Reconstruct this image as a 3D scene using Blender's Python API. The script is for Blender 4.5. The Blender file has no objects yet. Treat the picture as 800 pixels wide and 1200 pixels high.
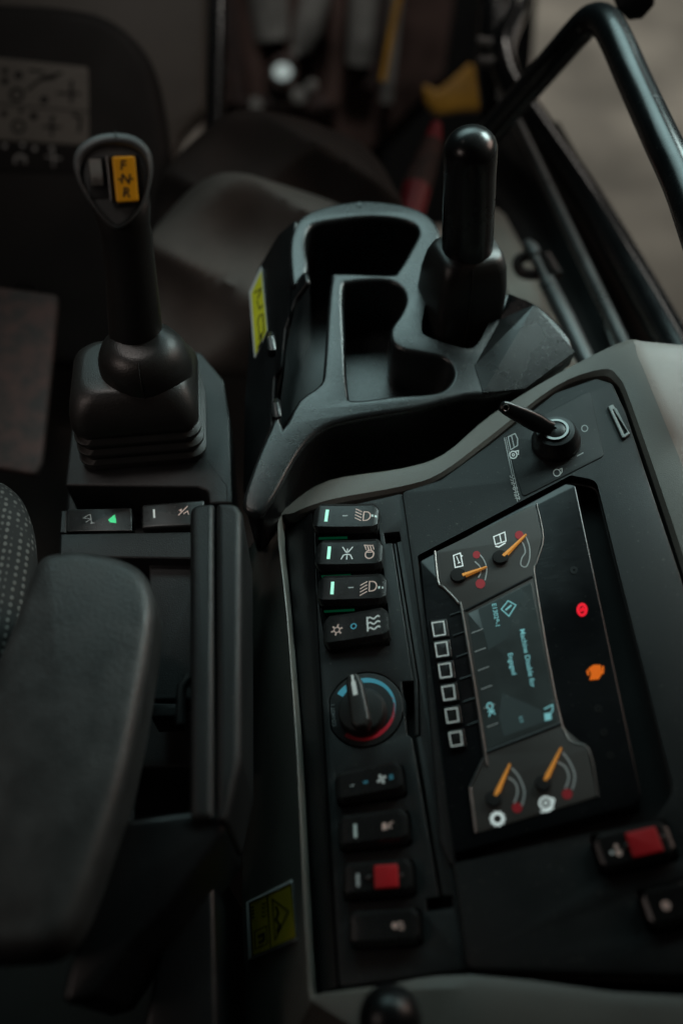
import bpy, bmesh, math, random
from mathutils import Vector, Matrix, Euler

random.seed(7)
SC = bpy.context.scene
COL = SC.collection
R = math.radians

# ------------------------------------------------------------------ camera
F = 1000.0                      # focal length in photo pixels (800 x 1200)
CAM_LOC = Vector((0.0, 0.0, 1.35))
CAM_ROT = Euler((R(90 - 54.5), 0, R(-5)), 'XYZ')
cam_d = bpy.data.cameras.new('camera')
cam = bpy.data.objects.new('camera', cam_d)
COL.objects.link(cam)
cam.location = CAM_LOC
cam.rotation_euler = CAM_ROT
cam_d.sensor_fit = 'VERTICAL'
cam_d.sensor_height = 36.0
cam_d.lens = 30.0
cam_d.clip_start = 0.02
cam_d.clip_end = 200
cam_d.dof.use_dof = True
cam_d.dof.focus_distance = 0.72
cam_d.dof.aperture_fstop = 1.7
cam_d.dof.aperture_blades = 9
SC.camera = cam

# ------------------------------------------------------------------ world, lamps, exposure
W = bpy.data.worlds.new('World')
SC.world = W
W.use_nodes = True
bg = W.node_tree.nodes['Background']
bg.inputs['Color'].default_value = (0.75, 0.85, 0.85, 1)
bg.inputs['Strength'].default_value = 0.005


def area(name, loc, target, sx, sy, power, color, spread=180):
    d = bpy.data.lights.new(name, 'AREA')
    d.shape = 'RECTANGLE'
    d.size, d.size_y = sx, sy
    d.energy = power
    d.spread = R(spread)
    d.color = color
    o = bpy.data.objects.new(name, d)
    o.location = loc
    o.rotation_euler = (Vector(target) - Vector(loc)).to_track_quat('-Z', 'Y').to_euler()
    COL.objects.link(o)
    return o


area('windscreen_light', (0.05, 1.16, 1.42), (0.06, 0.60, 0.76), 1.0, 0.38, 0.80, (0.66, 1.0, 1.0), 66)
area('door_window_light', (0.76, 1.04, 1.40), (0.17, 0.60, 0.78), 0.40, 0.40, 0.9, (0.76, 1.0, 0.97), 40)
area('side_window_light', (1.3, 0.85, 1.45), (0.1, 0.55, 0.75), 0.7, 0.5, 0.9, (1.0, 0.72, 0.60), 70)
area('left_window_light', (-0.85, 0.12, 1.42), (-0.06, 0.46, 0.70), 0.35, 0.35, 0.19, (1.0, 0.82, 0.74), 62)  # warm fill added at the left for console flank, boot and lever head
area('roof_hatch_light', (-0.34, 0.72, 1.62), (-0.19, 0.66, 0.86), 0.2, 0.2, 0.13, (1.0, 0.93, 0.88), 44)  # unseen fill added above to brighten the boot and lever head
area('front_roof_light', (0.0, 1.02, 2.5), (-0.22, 1.20, 0.45), 0.3, 0.3, 0.17, (1.0, 0.88, 0.80), 40)  # fill added high in front to brighten the dash and cloth cover
area('yard_light', (3.0, 6.2, 4.2), (2.3, 5.2, -1.4), 1.6, 1.6, 85.0, (1.0, 0.93, 0.85), 92)
area('yard_fill_light', (0.5, 1.75, 3.2), (0.0, 2.45, -0.3), 0.5, 0.5, 1.7, (1.0, 0.97, 0.92), 44)  # fill added to brighten the dim machine outside
SC.view_settings.view_transform = 'Standard'
SC.view_settings.look = 'None'
SC.view_settings.exposure = -0.2
SC.view_settings.gamma = 1.0
SC.view_settings.use_curve_mapping = False
SC.cycles.use_denoising = True
SC.cycles.max_bounces = 6

# ------------------------------------------------------------------ geometry of the place
ROT = CAM_ROT.to_matrix()


def ray(px, py):
    return ROT @ Vector(((px - 400) / F, -(py - 600) / F, -1.0))


def deep(px, py, d):
    """a point of the place seen at (px, py), d metres in front of the camera"""
    return CAM_LOC + ray(px, py) * d


class Plane:
    def __init__(self, o, n, uh=(1, 0, 0)):
        self.o = Vector(o)
        self.n = Vector(n).normalized()
        uh = Vector(uh)
        self.u = (uh - self.n * uh.dot(self.n)).normalized()
        self.v = self.n.cross(self.u).normalized()

    def at(self, px, py, h=0.0):
        d = ray(px, py)
        o = self.o + self.n * h
        t = (o - CAM_LOC).dot(self.n) / d.dot(self.n)
        return CAM_LOC + d * t

    def uv(self, px, py, h=0.0):
        p = self.at(px, py, h) - self.o
        return (p.dot(self.u), p.dot(self.v))

    def pt(self, u, v, h=0.0):
        return self.o + self.u * u + self.v * v + self.n * h

    def uvs(self, pts, h=0.0):
        return [self.uv(x, y, h) for x, y in pts]


def fillet(poly, r, seg=5):
    """round the corners of a 2D polygon; r one radius or one per corner"""
    n = len(poly)
    out = []
    for i in range(n):
        p = Vector(poly[i])
        a = Vector(poly[i - 1])
        b = Vector(poly[(i + 1) % n])
        ri = r[i] if isinstance(r, (list, tuple)) else r
        da, db = a - p, b - p
        la, lb = da.length, db.length
        if ri <= 0 or la < 1e-7 or lb < 1e-7:
            out.append(tuple(p))
            continue
        da /= la
        db /= lb
        ang = math.acos(max(-1, min(1, da.dot(db))))
        if ang > 3.05 or ang < 0.05:
            out.append(tuple(p))
            continue
        t = min(ri / math.tan(ang / 2), 0.48 * la, 0.48 * lb)
        p0, p1 = p + da * t, p + db * t
        for k in range(seg + 1):
            s = k / seg
            q = p0 * (1 - s) ** 2 + p * 2 * s * (1 - s) + p1 * s * s
            out.append(tuple(q))
    return out


def catmull(pts, n=5, closed=True):
    P = [Vector(p) for p in pts]
    m = len(P)
    out = []
    for i in range(m if closed else m - 1):
        if closed:
            a, b, c, d = P[i - 1], P[i], P[(i + 1) % m], P[(i + 2) % m]
        else:
            a, b, c, d = P[max(i - 1, 0)], P[i], P[i + 1], P[min(i + 2, m - 1)]
        for k in range(n):
            t = k / n
            out.append(0.5 * ((2 * b) + (c - a) * t + (2 * a - 5 * b + 4 * c - d) * t * t + (3 * b - a - 3 * c + d) * t ** 3))
    if not closed:
        out.append(P[-1].copy())
    return out


class MB:
    """a mesh gathered in world coordinates"""

    def __init__(self):
        self.v = []
        self.f = []

    def add(self, verts, faces):
        k = len(self.v)
        self.v += [Vector(p) for p in verts]
        self.f += [tuple(i + k for i in fc) for fc in faces]
        return self

    def loft(self, rings, closed=True, cap0=True, cap1=True):
        n = len(rings[0])
        verts = [p for r in rings for p in r]
        faces = []
        for i in range(len(rings) - 1):
            for j in range(n if closed else n - 1):
                k = (j + 1) % n
                faces.append((i * n + j, i * n + k, (i + 1) * n + k, (i + 1) * n + j))
        if cap0:
            faces.append(tuple(reversed(range(n))))
        if cap1:
            faces.append(tuple(range((len(rings) - 1) * n, len(rings) * n)))
        return self.add(verts, faces)

    def tube(self, path, rad, seg=14, cap=True):
        P = [Vector(p) for p in path]
        rs = rad if isinstance(rad, (list, tuple)) else [rad] * len(P)
        t = (P[1] - P[0]).normalized()
        x = t.orthogonal().normalized()
        rings = []
        for i, p in enumerate(P):
            if i == 0:
                tt = (P[1] - P[0])
            elif i == len(P) - 1:
                tt = (P[-1] - P[-2])
            else:
                tt = (P[i + 1] - P[i - 1])
            tt.normalize()
            x = (x - tt * x.dot(tt)).normalized()
            y = tt.cross(x)
            rings.append([p + (x * math.cos(2 * math.pi * k / seg) + y * math.sin(2 * math.pi * k / seg)) * rs[i] for k in range(seg)])
        return self.loft(rings, True, cap, cap)

    def lathe(self, pl, cu, cv, prof, seg=40, su=1.0, sv=1.0, cap=True):
        rings = []
        for r, h in prof:
            rings.append([pl.pt(cu + su * r * math.cos(2 * math.pi * k / seg), cv + sv * r * math.sin(2 * math.pi * k / seg), h) for k in range(seg)])
        return self.loft(rings, True, cap, cap)

    def stroke(self, pts, w, mp, closed=False):
        """a flat printed line of width w through 2D points, mapped by mp"""
        P = [Vector((p[0], p[1])) for p in pts]
        n = len(P)
        L, Rr = [], []
        for i in range(n):
            a = P[i - 1] if (closed or i > 0) else None
            b = P[(i + 1) % n] if (closed or i < n - 1) else None
            d0 = (P[i] - a) if a is not None else (b - P[i])
            d1 = (b - P[i]) if b is not None else d0
            if d0.length < 1e-9:
                d0 = d1
            if d1.length < 1e-9:
                d1 = d0
            d0 = d0.normalized()
            d1 = d1.normalized()
            n0 = Vector((-d0.y, d0.x))
            n1 = Vector((-d1.y, d1.x))
            nn = n0 + n1
            if nn.length < 1e-3:
                nn = n0
            nn.normalize()
            s = w / 2 / max(0.45, nn.dot(n0))
            L.append(mp(*(P[i] + nn * s)))
            Rr.append(mp(*(P[i] - nn * s)))
        faces = []
        for i in range(n if closed else n - 1):
            j = (i + 1) % n
            faces.append((i, j, n + j, n + i))
        return self.add(L + Rr, faces)

    def fill(self, pts, mp):
        return self.add([mp(*p) for p in pts], [tuple(range(len(pts)))])

    def arc(self, cx, cy, r, a0, a1, w, mp, n=20, w1=None, ry=None):
        w1 = w if w1 is None else w1
        ry = r if ry is None else ry
        vs = []
        for k in range(n + 1):
            s = k / n
            a = R(a0 + (a1 - a0) * s)
            ww = w + (w1 - w) * s
            for sg in (1, -1):
                vs.append(mp(cx + (r + sg * ww / 2) * math.cos(a), cy + (ry + sg * ww / 2) * math.sin(a)))
        return self.add(vs, [(2 * k, 2 * k + 1, 2 * k + 3, 2 * k + 2) for k in range(n)])

    def text(self, s, mp, cx, cy, size, rot=0.0, flip=1, bold=0.0):
        cu = bpy.data.curves.new('t', 'FONT')
        cu.body = s
        cu.size = size
        cu.align_x = 'CENTER'
        cu.align_y = 'CENTER'
        cu.offset = bold
        o = bpy.data.objects.new('t', cu)
        me = bpy.data.meshes.new_from_object(o)
        c, sn = math.cos(R(rot)), math.sin(R(rot))
        vs = []
        for v in me.vertices:
            x, y = v.co.x, v.co.y * flip
            vs.append(mp(cx + c * x - sn * y, cy + sn * x + c * y))
        self.add(vs, [tuple(p.vertices) for p in me.polygons])
        bpy.data.objects.remove(o)
        bpy.data.curves.remove(cu)
        bpy.data.meshes.remove(me)
        return self

    def plate(self, pl, outer, holes=(), h0=-0.01, h1=0.0, bev=0.001, bres=2):
        """a sheet of plane pl with thickness h0..h1, holes and rounded edges (2D outlines in metres)"""
        cu = bpy.data.curves.new('p', 'CURVE')
        cu.dimensions = '2D'
        cu.fill_mode = 'BOTH'
        for o in [outer] + list(holes):
            s = cu.splines.new('POLY')
            s.points.add(len(o) - 1)
            for i, q in enumerate(o):
                s.points[i].co = (q[0], q[1], 0, 1)
            s.use_cyclic_u = True
        cu.bevel_depth = bev
        cu.bevel_resolution = bres
        cu.extrude = max(0.00001, (h1 - h0) / 2 - bev)
        cu.offset = -bev
        o = bpy.data.objects.new('p', cu)
        me = bpy.data.meshes.new_from_object(o)
        hm = (h0 + h1) / 2
        self.add([pl.pt(v.co.x, v.co.y, hm + v.co.z) for v in me.vertices], [tuple(p.vertices) for p in me.polygons])
        bpy.data.objects.remove(o)
        bpy.data.curves.remove(cu)
        bpy.data.meshes.remove(me)
        return self

    def pillow(self, pl, out, h0, h1, er, crown=0.0, nr=5):
        """a padded slab: outline out, from h0 to h1, edge radius er, crowned by crown"""
        n = len(out)
        P = [Vector(p) for p in out]
        area2 = sum(P[i - 1].x * P[i].y - P[i].x * P[i - 1].y for i in range(n))
        sg = 1 if area2 > 0 else -1
        N = []
        for i in range(n):
            t = (P[(i + 1) % n] - P[i - 1]).normalized()
            N.append(Vector((-t.y, t.x)) * sg)
        cen = sum(P, Vector((0, 0))) / n
        rings = [[pl.pt(p.x, p.y, h0) for p in P]]
        for k in range(nr + 1):
            a = math.pi / 2 * k / nr
            d, h = er * (1 - math.cos(a)), h1 - er + er * math.sin(a)
            rings.append([pl.pt(*(P[i] + N[i] * d), h) for i in range(n)])
        Q = [P[i] + N[i] * er for i in range(n)]
        for s in (0.8, 0.6, 0.4, 0.2, 0.05):
            rings.append([pl.pt(*(cen + (q - cen) * s), h1 + crown * (1 - s * s)) for q in Q])
        return self.loft(rings)

    def build(self, name, mat, parent=None, angle=35, weld=True, kind=None):
        loc = parent_loc(parent)
        me = bpy.data.meshes.new(name)
        me.from_pydata([p - loc for p in self.v], [], self.f)
        bm = bmesh.new()
        bm.from_mesh(me)
        if weld:
            bmesh.ops.remove_doubles(bm, verts=bm.verts, dist=1e-6)
            bmesh.ops.recalc_face_normals(bm, faces=bm.faces)
        bm.to_mesh(me)
        bm.free()
        for p in me.polygons:
            p.use_smooth = True
        me.set_sharp_from_angle(angle=R(angle))
        me.materials.append(mat)
        o = bpy.data.objects.new(name, me)
        COL.objects.link(o)
        if parent is not None:
            o.parent = parent
        if kind:
            o['kind'] = kind
        return o


def parent_loc(p):
    v = Vector((0, 0, 0))
    while p is not None:
        v = v + p.location
        p = p.parent
    return v


def thing(name, label, cat, loc, group=None):
    o = bpy.data.objects.new(name, None)
    o.empty_display_size = 0.02
    o.location = loc
    COL.objects.link(o)
    o['label'] = label
    o['category'] = cat
    if group:
        o['group'] = group
    return o


def flat(pl, h):
    """photo position -> point on plane pl raised by h"""
    return lambda x, y: pl.at(x, y, h)


# ------------------------------------------------------------------ materials
def mat(name, col, rough=0.5, bump=0.0, bscale=900, var=0.15, vscale=14, metal=0.0, spec=0.5, dust=0.0, stain=0.0, coat=0.0, emit=None, es=0.0, col2=None):
    m = bpy.data.materials.new(name)
    m.use_nodes = True
    nt = m.node_tree
    b = nt.nodes['Principled BSDF']
    b.inputs['Roughness'].default_value = rough
    b.inputs['Metallic'].default_value = metal
    b.inputs['Specular IOR Level'].default_value = spec
    b.inputs['Coat Weight'].default_value = coat
    tc = nt.nodes.new('ShaderNodeTexCoord')
    nz = nt.nodes.new('ShaderNodeTexNoise')
    nz.inputs['Scale'].default_value = vscale
    nz.inputs['Detail'].default_value = 6
    nt.links.new(tc.outputs['Object'], nz.inputs['Vector'])
    mx = nt.nodes.new('ShaderNodeMix')
    mx.data_type = 'RGBA'
    c1 = [c * (1 - var) for c in col]
    c2 = [min(1, c * (1 + var)) for c in col] if col2 is None else col2
    mx.inputs['A'].default_value = (*c1, 1)
    mx.inputs['B'].default_value = (*c2, 1)
    rp = nt.nodes.new('ShaderNodeMapRange')
    rp.inputs['From Min'].default_value = 0.35
    rp.inputs['From Max'].default_value = 0.65
    nt.links.new(nz.outputs['Fac'], rp.inputs['Value'])
    nt.links.new(rp.outputs['Result'], mx.inputs['Factor'])
    last = mx.outputs['Result']
    # wear: smudges change the gloss
    rr = nt.nodes.new('ShaderNodeMapRange')
    rr.inputs['From Min'].default_value = 0.3
    rr.inputs['From Max'].default_value = 0.7
    rr.inputs['To Min'].default_value = max(0.03, rough - 0.07)
    rr.inputs['To Max'].default_value = min(1, rough + 0.07)
    nt.links.new(nz.outputs['Fac'], rr.inputs['Value'])
    nt.links.new(rr.outputs['Result'], b.inputs['Roughness'])
    if dust > 0:
        dn = nt.nodes.new('ShaderNodeTexNoise')
        dn.inputs['Scale'].default_value = 300
        dn.inputs['Detail'].default_value = 3
        nt.links.new(tc.outputs['Object'], dn.inputs['Vector'])
        dr = nt.nodes.new('ShaderNodeMapRange')
        dr.inputs['From Min'].default_value = 0.66
        dr.inputs['From Max'].default_value = 0.78
        dr.inputs['To Max'].default_value = dust
        nt.links.new(dn.outputs['Fac'], dr.inputs['Value'])
        dm = nt.nodes.new('ShaderNodeMix')
        dm.data_type = 'RGBA'
        dm.inputs['B'].default_value = (0.28, 0.26, 0.23, 1)
        nt.links.new(last, dm.inputs['A'])
        nt.links.new(dr.outputs['Result'], dm.inputs['Factor'])
        last = dm.outputs['Result']
    if stain > 0:
        sn = nt.nodes.new('ShaderNodeTexNoise')
        sn.inputs['Scale'].default_value = 34
        sn.inputs['Detail'].default_value = 5
        sn.inputs['Roughness'].default_value = 0.65
        nt.links.new(tc.outputs['Object'], sn.inputs['Vector'])
        sr = nt.nodes.new('ShaderNodeMapRange')
        sr.inputs['From Min'].default_value = 0.62
        sr.inputs['From Max'].default_value = 0.72
        sr.inputs['To Max'].default_value = stain
        nt.links.new(sn.outputs['Fac'], sr.inputs['Value'])
        sm = nt.nodes.new('ShaderNodeMix')
        sm.data_type = 'RGBA'
        sm.inputs['B'].default_value = (*[c * 0.35 for c in col], 1)
        nt.links.new(last, sm.inputs['A'])
        nt.links.new(sr.outputs['Result'], sm.inputs['Factor'])
        last = sm.outputs['Result']
        # fine scratches seen in the gloss
        wv = nt.nodes.new('ShaderNodeTexNoise')
        wv.inputs['Scale'].default_value = 60
        wv.inputs['Detail'].default_value = 8
        wm = nt.nodes.new('ShaderNodeMapping')
        wm.inputs['Scale'].default_value = (1.0, 9.0, 1.0)
        wm.inputs['Rotation'].default_value = (0, 0, 0.6)
        nt.links.new(tc.outputs['Object'], wm.inputs['Vector'])
        nt.links.new(wm.outputs['Vector'], wv.inputs['Vector'])
        ad = nt.nodes.new('ShaderNodeMath')
        ad.operation = 'MULTIPLY_ADD'
        ad.inputs[1].default_value = 0.12
        nt.links.new(wv.outputs['Fac'], ad.inputs[0])
        sb = nt.nodes.new('ShaderNodeMath')
        sb.operation = 'SUBTRACT'
        sb.inputs[1].default_value = 0.06
        nt.links.new(rr.outputs['Result'], sb.inputs[0])
        nt.links.new(sb.outputs[0], ad.inputs[2])
        nt.links.new(ad.outputs[0], b.inputs['Roughness'])
    nt.links.new(last, b.inputs['Base Color'])
    if bump > 0:
        bn = nt.nodes.new('ShaderNodeTexNoise')
        bn.inputs['Scale'].default_value = bscale
        bn.inputs['Detail'].default_value = 2
        nt.links.new(tc.outputs['Object'], bn.inputs['Vector'])
        bp = nt.nodes.new('ShaderNodeBump')
        bp.inputs['Strength'].default_value = bump
        bp.inputs['Distance'].default_value = 0.0006
        nt.links.new(bn.outputs['Fac'], bp.inputs['Height'])
        nt.links.new(bp.outputs['Normal'], b.inputs['Normal'])
    if emit:
        b.inputs['Emission Color'].default_value = (*emit, 1)
        b.inputs['Emission Strength'].default_value = es
    return m


M = {
    'plastic': mat('black_grained_plastic', (0.013, 0.014, 0.0145), 0.44, 0.55, 1100, dust=0.14, spec=0.38),
    'panel': mat('dark_panel_plastic', (0.011, 0.0125, 0.013), 0.43, 0.35, 1500, dust=0.22, stain=0.3, spec=0.36),
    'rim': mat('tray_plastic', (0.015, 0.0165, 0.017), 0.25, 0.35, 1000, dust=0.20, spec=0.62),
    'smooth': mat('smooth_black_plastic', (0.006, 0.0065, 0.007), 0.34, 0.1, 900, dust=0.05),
    'gloss': mat('gloss_black', (0.006, 0.007, 0.008), 0.20, 0.0, dust=0.06, stain=0.3, spec=0.35),
    'rocker': mat('switch_plastic', (0.013, 0.013, 0.013), 0.25, 0.10, 1600, dust=0.12),
    'hollow': mat('matt_black', (0.005, 0.0055, 0.0055), 0.8),
    'rubber': mat('black_rubber', (0.014, 0.013, 0.012), 0.42, 0.3, 800, dust=0.08),
    'trim': mat('warm_grey_plastic', (0.125, 0.121, 0.108), 0.44, 0.4, 1100, var=0.08, dust=0.12, stain=0.45),
    'pad': mat('armrest_vinyl', (0.040, 0.043, 0.043), 0.43, 0.9, 520, var=0.22, vscale=45, dust=0.10, stain=0.15),
    'chrome': mat('worn_metal', (0.22, 0.22, 0.215), 0.30, 0.0, metal=1.0),
    'steel': mat('dull_steel', (0.17, 0.165, 0.16), 0.38, 0.2, metal=0.9),
    'paint': mat('black_paint', (0.012, 0.013, 0.014), 0.24, 0.1, 300, dust=0.05, coat=0.8),
    'handle': mat('handle_enamel', (0.008, 0.009, 0.010), 0.27, 0.15, 250, dust=0.12, stain=0.2, coat=0.4, spec=0.45),
    'strutm': mat('strut_metal', (0.20, 0.205, 0.205), 0.32, 0.1, metal=0.7),
    'sill': mat('pale_sill_plastic', (0.46, 0.44, 0.39), 0.5, 0.2, var=0.1),
    'headp': mat('grey_head_plastic', (0.060, 0.063, 0.063), 0.5, 0.4, 1100, dust=0.08),
    'grip': mat('lever_grip_plastic', (0.012, 0.012, 0.012), 0.27, 0.05, 500, dust=0.05),
    'white': mat('white_print', (0.84, 0.86, 0.85), 0.6, var=0.05),
    'greyp': mat('grey_print', (0.46, 0.49, 0.49), 0.6, var=0.05),
    'pinkp': mat('pinkish_print', (0.80, 0.56, 0.50), 0.6, var=0.05),
    'blackp': mat('black_print', (0.010, 0.010, 0.009), 0.6, var=0.05),
    'blue': mat('blue_print', (0.10, 0.46, 0.62), 0.5, var=0.05),
    'redp': mat('red_print', (0.62, 0.02, 0.045), 0.5, var=0.05),
    'redcap': mat('red_plastic', (0.50, 0.006, 0.012), 0.45, var=0.1, dust=0.05),
    'yellow': mat('yellow_sticker', (0.50, 0.50, 0.02), 0.5, var=0.08, dust=0.06),
    'yellow2': mat('olive_yellow_sticker', (0.55, 0.45, 0.02), 0.5, var=0.08, dust=0.10),
    'amber': mat('amber_plastic', (0.88, 0.40, 0.010), 0.42, var=0.08, dust=0.05),
    'cyl': mat('machine_yellow', (0.42, 0.21, 0.016), 0.5, var=0.2),
    'face': mat('gauge_face', (0.036, 0.033, 0.030), 0.45, 0.1, var=0.1, emit=(0.9, 0.9, 0.8), es=0.004),
    'screen': mat('lcd_screen', (0.020, 0.028, 0.028), 0.22, var=0.3, vscale=30, emit=(0.45, 0.58, 0.56), es=0.022),
    'screenlit': mat('lcd_screen_patch', (0.020, 0.028, 0.028), 0.25, var=0.1, emit=(0.42, 0.62, 0.62), es=0.036),
    'cyan': mat('lcd_text', (0.1, 0.3, 0.3), 0.5, emit=(0.32, 0.80, 0.86), es=0.40),
    'iconw': mat('lit_white_symbol', (0.5, 0.5, 0.5), 0.5, emit=(0.78, 0.95, 0.92), es=0.55),
    'led': mat('led_bar', (0.3, 0.6, 0.5), 0.4, emit=(0.42, 1.0, 0.76), es=0.75),
    'ledoff': mat('led_bar_off', (0.60, 0.70, 0.68), 0.4, var=0.05),
    'green': mat('green_light_edge', (0.0, 0.10, 0.05), 0.4, emit=(0.0, 0.40, 0.16), es=0.055),
    'greenlit': mat('green_lit_symbol', (0.05, 0.4, 0.15), 0.4, emit=(0.05, 0.85, 0.32), es=0.65),
    'needle': mat('orange_needle', (0.85, 0.36, 0.06), 0.45, var=0.05, emit=(1.0, 0.36, 0.05), es=0.22),
    'reddot': mat('red_scale_mark', (0.40, 0.02, 0.03), 0.5, var=0.05, emit=(0.8, 0.02, 0.04), es=0.03),
    'warnred': mat('red_warning_symbol', (0.2, 0.0, 0.01), 0.4, emit=(1.0, 0.004, 0.022), es=0.8),
    'warnorange': mat('orange_warning_symbol', (0.2, 0.06, 0.0), 0.4, emit=(1.0, 0.17, 0.002), es=0.6),
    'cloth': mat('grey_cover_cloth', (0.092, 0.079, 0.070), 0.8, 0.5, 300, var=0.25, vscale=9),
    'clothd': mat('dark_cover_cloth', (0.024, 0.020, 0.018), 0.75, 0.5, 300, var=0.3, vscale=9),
    'floor': mat('rubber_floor_mat', (0.030, 0.026, 0.023), 0.8, 0.5, 120, var=0.3, vscale=8),
    'pedal': mat('dusty_pedal', (0.060, 0.052, 0.049), 0.8, 0.8, 120, var=0.45, vscale=45, col2=(0.085, 0.050, 0.045)),
    'dash': mat('dash_plastic', (0.011, 0.012, 0.012), 0.7, 0.3, 500),
    'sticker': mat('pale_chart', (0.20, 0.20, 0.18), 0.6, var=0.1),
    'rust': mat('brown_machine', (0.095, 0.060, 0.052), 0.5, var=0.5, vscale=6),
    'pale': mat('pale_machine', (0.26, 0.26, 0.245), 0.4, var=0.4, vscale=8),
    'red': mat('red_bottle', (0.22, 0.022, 0.03), 0.5),
    'ground': mat('dusty_ground', (0.20, 0.185, 0.165), 0.9, var=0.35, vscale=1.6),
}


def weave(name):
    m = mat(name, (0.03, 0.032, 0.033), 0.85, 0.0)
    nt = m.node_tree
    b = nt.nodes['Principled BSDF']
    tc = nt.nodes.new('ShaderNodeTexCoord')
    vo = nt.nodes.new('ShaderNodeTexVoronoi')
    vo.inputs['Scale'].default_value = 210
    vo.inputs['Randomness'].default_value = 0.12
    mp = nt.nodes.new('ShaderNodeMapping')
    mp.inputs['Scale'].default_value = (1, 0.72, 0.72)
    nt.links.new(tc.outputs['Object'], mp.inputs['Vector'])
    nt.links.new(mp.outputs['Vector'], vo.inputs['Vector'])
    r = nt.nodes.new('ShaderNodeMapRange')
    r.inputs['From Min'].default_value = 0.20
    r.inputs['From Max'].default_value = 0.42
    r.inputs['To Min'].default_value = 1
    r.inputs['To Max'].default_value = 0
    nt.links.new(vo.outputs['Distance'], r.inputs['Value'])
    mx = nt.nodes.new('ShaderNodeMix')
    mx.data_type = 'RGBA'
    mx.inputs['A'].default_value = (0.018, 0.019, 0.019, 1)
    mx.inputs['B'].default_value = (0.13, 0.13, 0.122, 1)
    nt.links.new(r.outputs['Result'], mx.inputs['Factor'])
    nt.links.new(mx.outputs['Result'], b.inputs['Base Color'])
    bp = nt.nodes.new('ShaderNodeBump')
    bp.inputs['Strength'].default_value = 0.6
    bp.inputs['Distance'].default_value = 0.001
    nt.links.new(r.outputs['Result'], bp.inputs['Height'])
    nt.links.new(bp.outputs['Normal'], b.inputs['Normal'])
    return m


M['weave'] = weave('woven_seat_cloth')


def glass_mat():
    m = bpy.data.materials.new('window_glass')
    m.use_nodes = True
    nt = m.node_tree
    nt.nodes.remove(nt.nodes['Principled BSDF'])
    out = nt.nodes['Material Output']
    t = nt.nodes.new('ShaderNodeBsdfTransparent')
    t.inputs['Color'].default_value = (0.86, 0.90, 0.88, 1)
    g = nt.nodes.new('ShaderNodeBsdfGlossy')
    g.inputs['Roughness'].default_value = 0.03
    fr = nt.nodes.new('ShaderNodeLayerWeight')
    fr.inputs['Blend'].default_value = 0.5
    pw = nt.nodes.new('ShaderNodeMath')
    pw.operation = 'POWER'
    pw.inputs[1].default_value = 4.0
    sc_ = nt.nodes.new('ShaderNodeMath')
    sc_.operation = 'MULTIPLY_ADD'
    sc_.inputs[1].default_value = 0.5
    sc_.inputs[2].default_value = 0.03
    nt.links.new(fr.outputs['Facing'], pw.inputs[0])
    nt.links.new(pw.outputs[0], sc_.inputs[0])
    mx = nt.nodes.new('ShaderNodeMixShader')
    nt.links.new(sc_.outputs[0], mx.inputs['Fac'])
    nt.links.new(t.outputs['BSDF'], mx.inputs[1])
    nt.links.new(g.outputs['BSDF'], mx.inputs[2])
    nt.links.new(mx.outputs['Shader'], out.inputs['Surface'])
    return m


M['glass'] = glass_mat()

# ------------------------------------------------------------------ planes of the cab
CON = Plane(deep(440, 700, 0.70), (-math.sin(R(13)), 0, math.cos(R(13))))          # right-hand console top
o_ = ray(430, 470)
TR = Plane(CAM_LOC + o_ * (0.57 / -o_.z), (0, -math.sin(R(6)), math.cos(R(6))))      # cup tray
o_ = ray(170, 520)
POD = Plane(CAM_LOC + o_ * (0.61 / -o_.z), (0, -math.sin(R(3)), math.cos(R(3))))     # left lever pod
ARM = Plane(deep(100, 850, 0.54), (0.03, 0.0, 1))                                     # armrest top


# ================================================================== SETTING
FLOOR_Z = 0.22
g = MB().add([(-40, -40, -1.4), (40, -40, -1.4), (40, 40, -1.4), (-40, 40, -1.4)], [(0, 1, 2, 3)])
g.build('ground', M['ground'], kind='structure')
fb = MB()
fb.plate(Plane((0, 0, FLOOR_Z), (0, 0, 1)), fillet([(-0.9, -0.9), (0.55, -0.9), (0.60, 0.55), (0.50, 1.0), (0.25, 1.28), (-0.9, 1.28)], 0.1), (), -0.05, 0, 0.004)
fb.build('cab_floor', M['floor'], kind='structure')

# ================================================================== RIGHT CONSOLE
con = thing('console', 'warm grey right hand console with black panel of switches, dial and ignition', 'control console', CON.pt(0, 0, -0.4))
I = [(366, 1165), (362, 1115), (357, 1025), (350, 880), (338, 720), (329, 615), (345, 604), (390, 590), (470, 575), (515, 560), (570, 520), (650, 457), (700, 440), (720, 447), (736, 480), (800, 672), (865, 900), (880, 1150), (552, 1142), (450, 1154), (378, 1163.6)]
O = [(363.5, 1172), (360, 1118), (355, 1028), (347.8, 885), (336, 722), (324.5, 621), (340, 592), (385, 563), (470, 549), (520, 532), (575, 486), (650, 440), (736, 398), (750, 418), (768, 462), (830, 620), (905, 880), (930, 1300), (552, 1290), (440, 1225), (373, 1180)]
B = [(292, 1300, -.10), (287, 1135, -.10), (284, 1040, -.10), (283, 890, -.10), (276, 725, -.10), (274, 665, -.10), (296, 648, -.10), (360, 630, -.10), (470, 600, -.10), (530, 575, -.10), (590, 530, -.10), (660, 480, -.10), (782, 405, -.025), (850, 440, -.035), (880, 500, -.04), (940, 640, -.04), (1010, 900, -.04), (1030, 1320, -.04), (552, 1330, -.05), (400, 1330, -.07), (310, 1325, -.10)]
Iu = [CON.uv(*p) for p in I]
Ou = [CON.uv(*p) for p in O]
Bu = [(*CON.uv(p[0], p[1], p[2]), p[2]) for p in B]


def uvring(pts2, h):
    return [CON.pt(p[0], p[1], h) for p in pts2]


def mix2(a, b, t):
    return [(p[0] * (1 - t) + q[0] * t, p[1] * (1 - t) + q[1] * t) for p, q in zip(a, b)]


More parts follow.
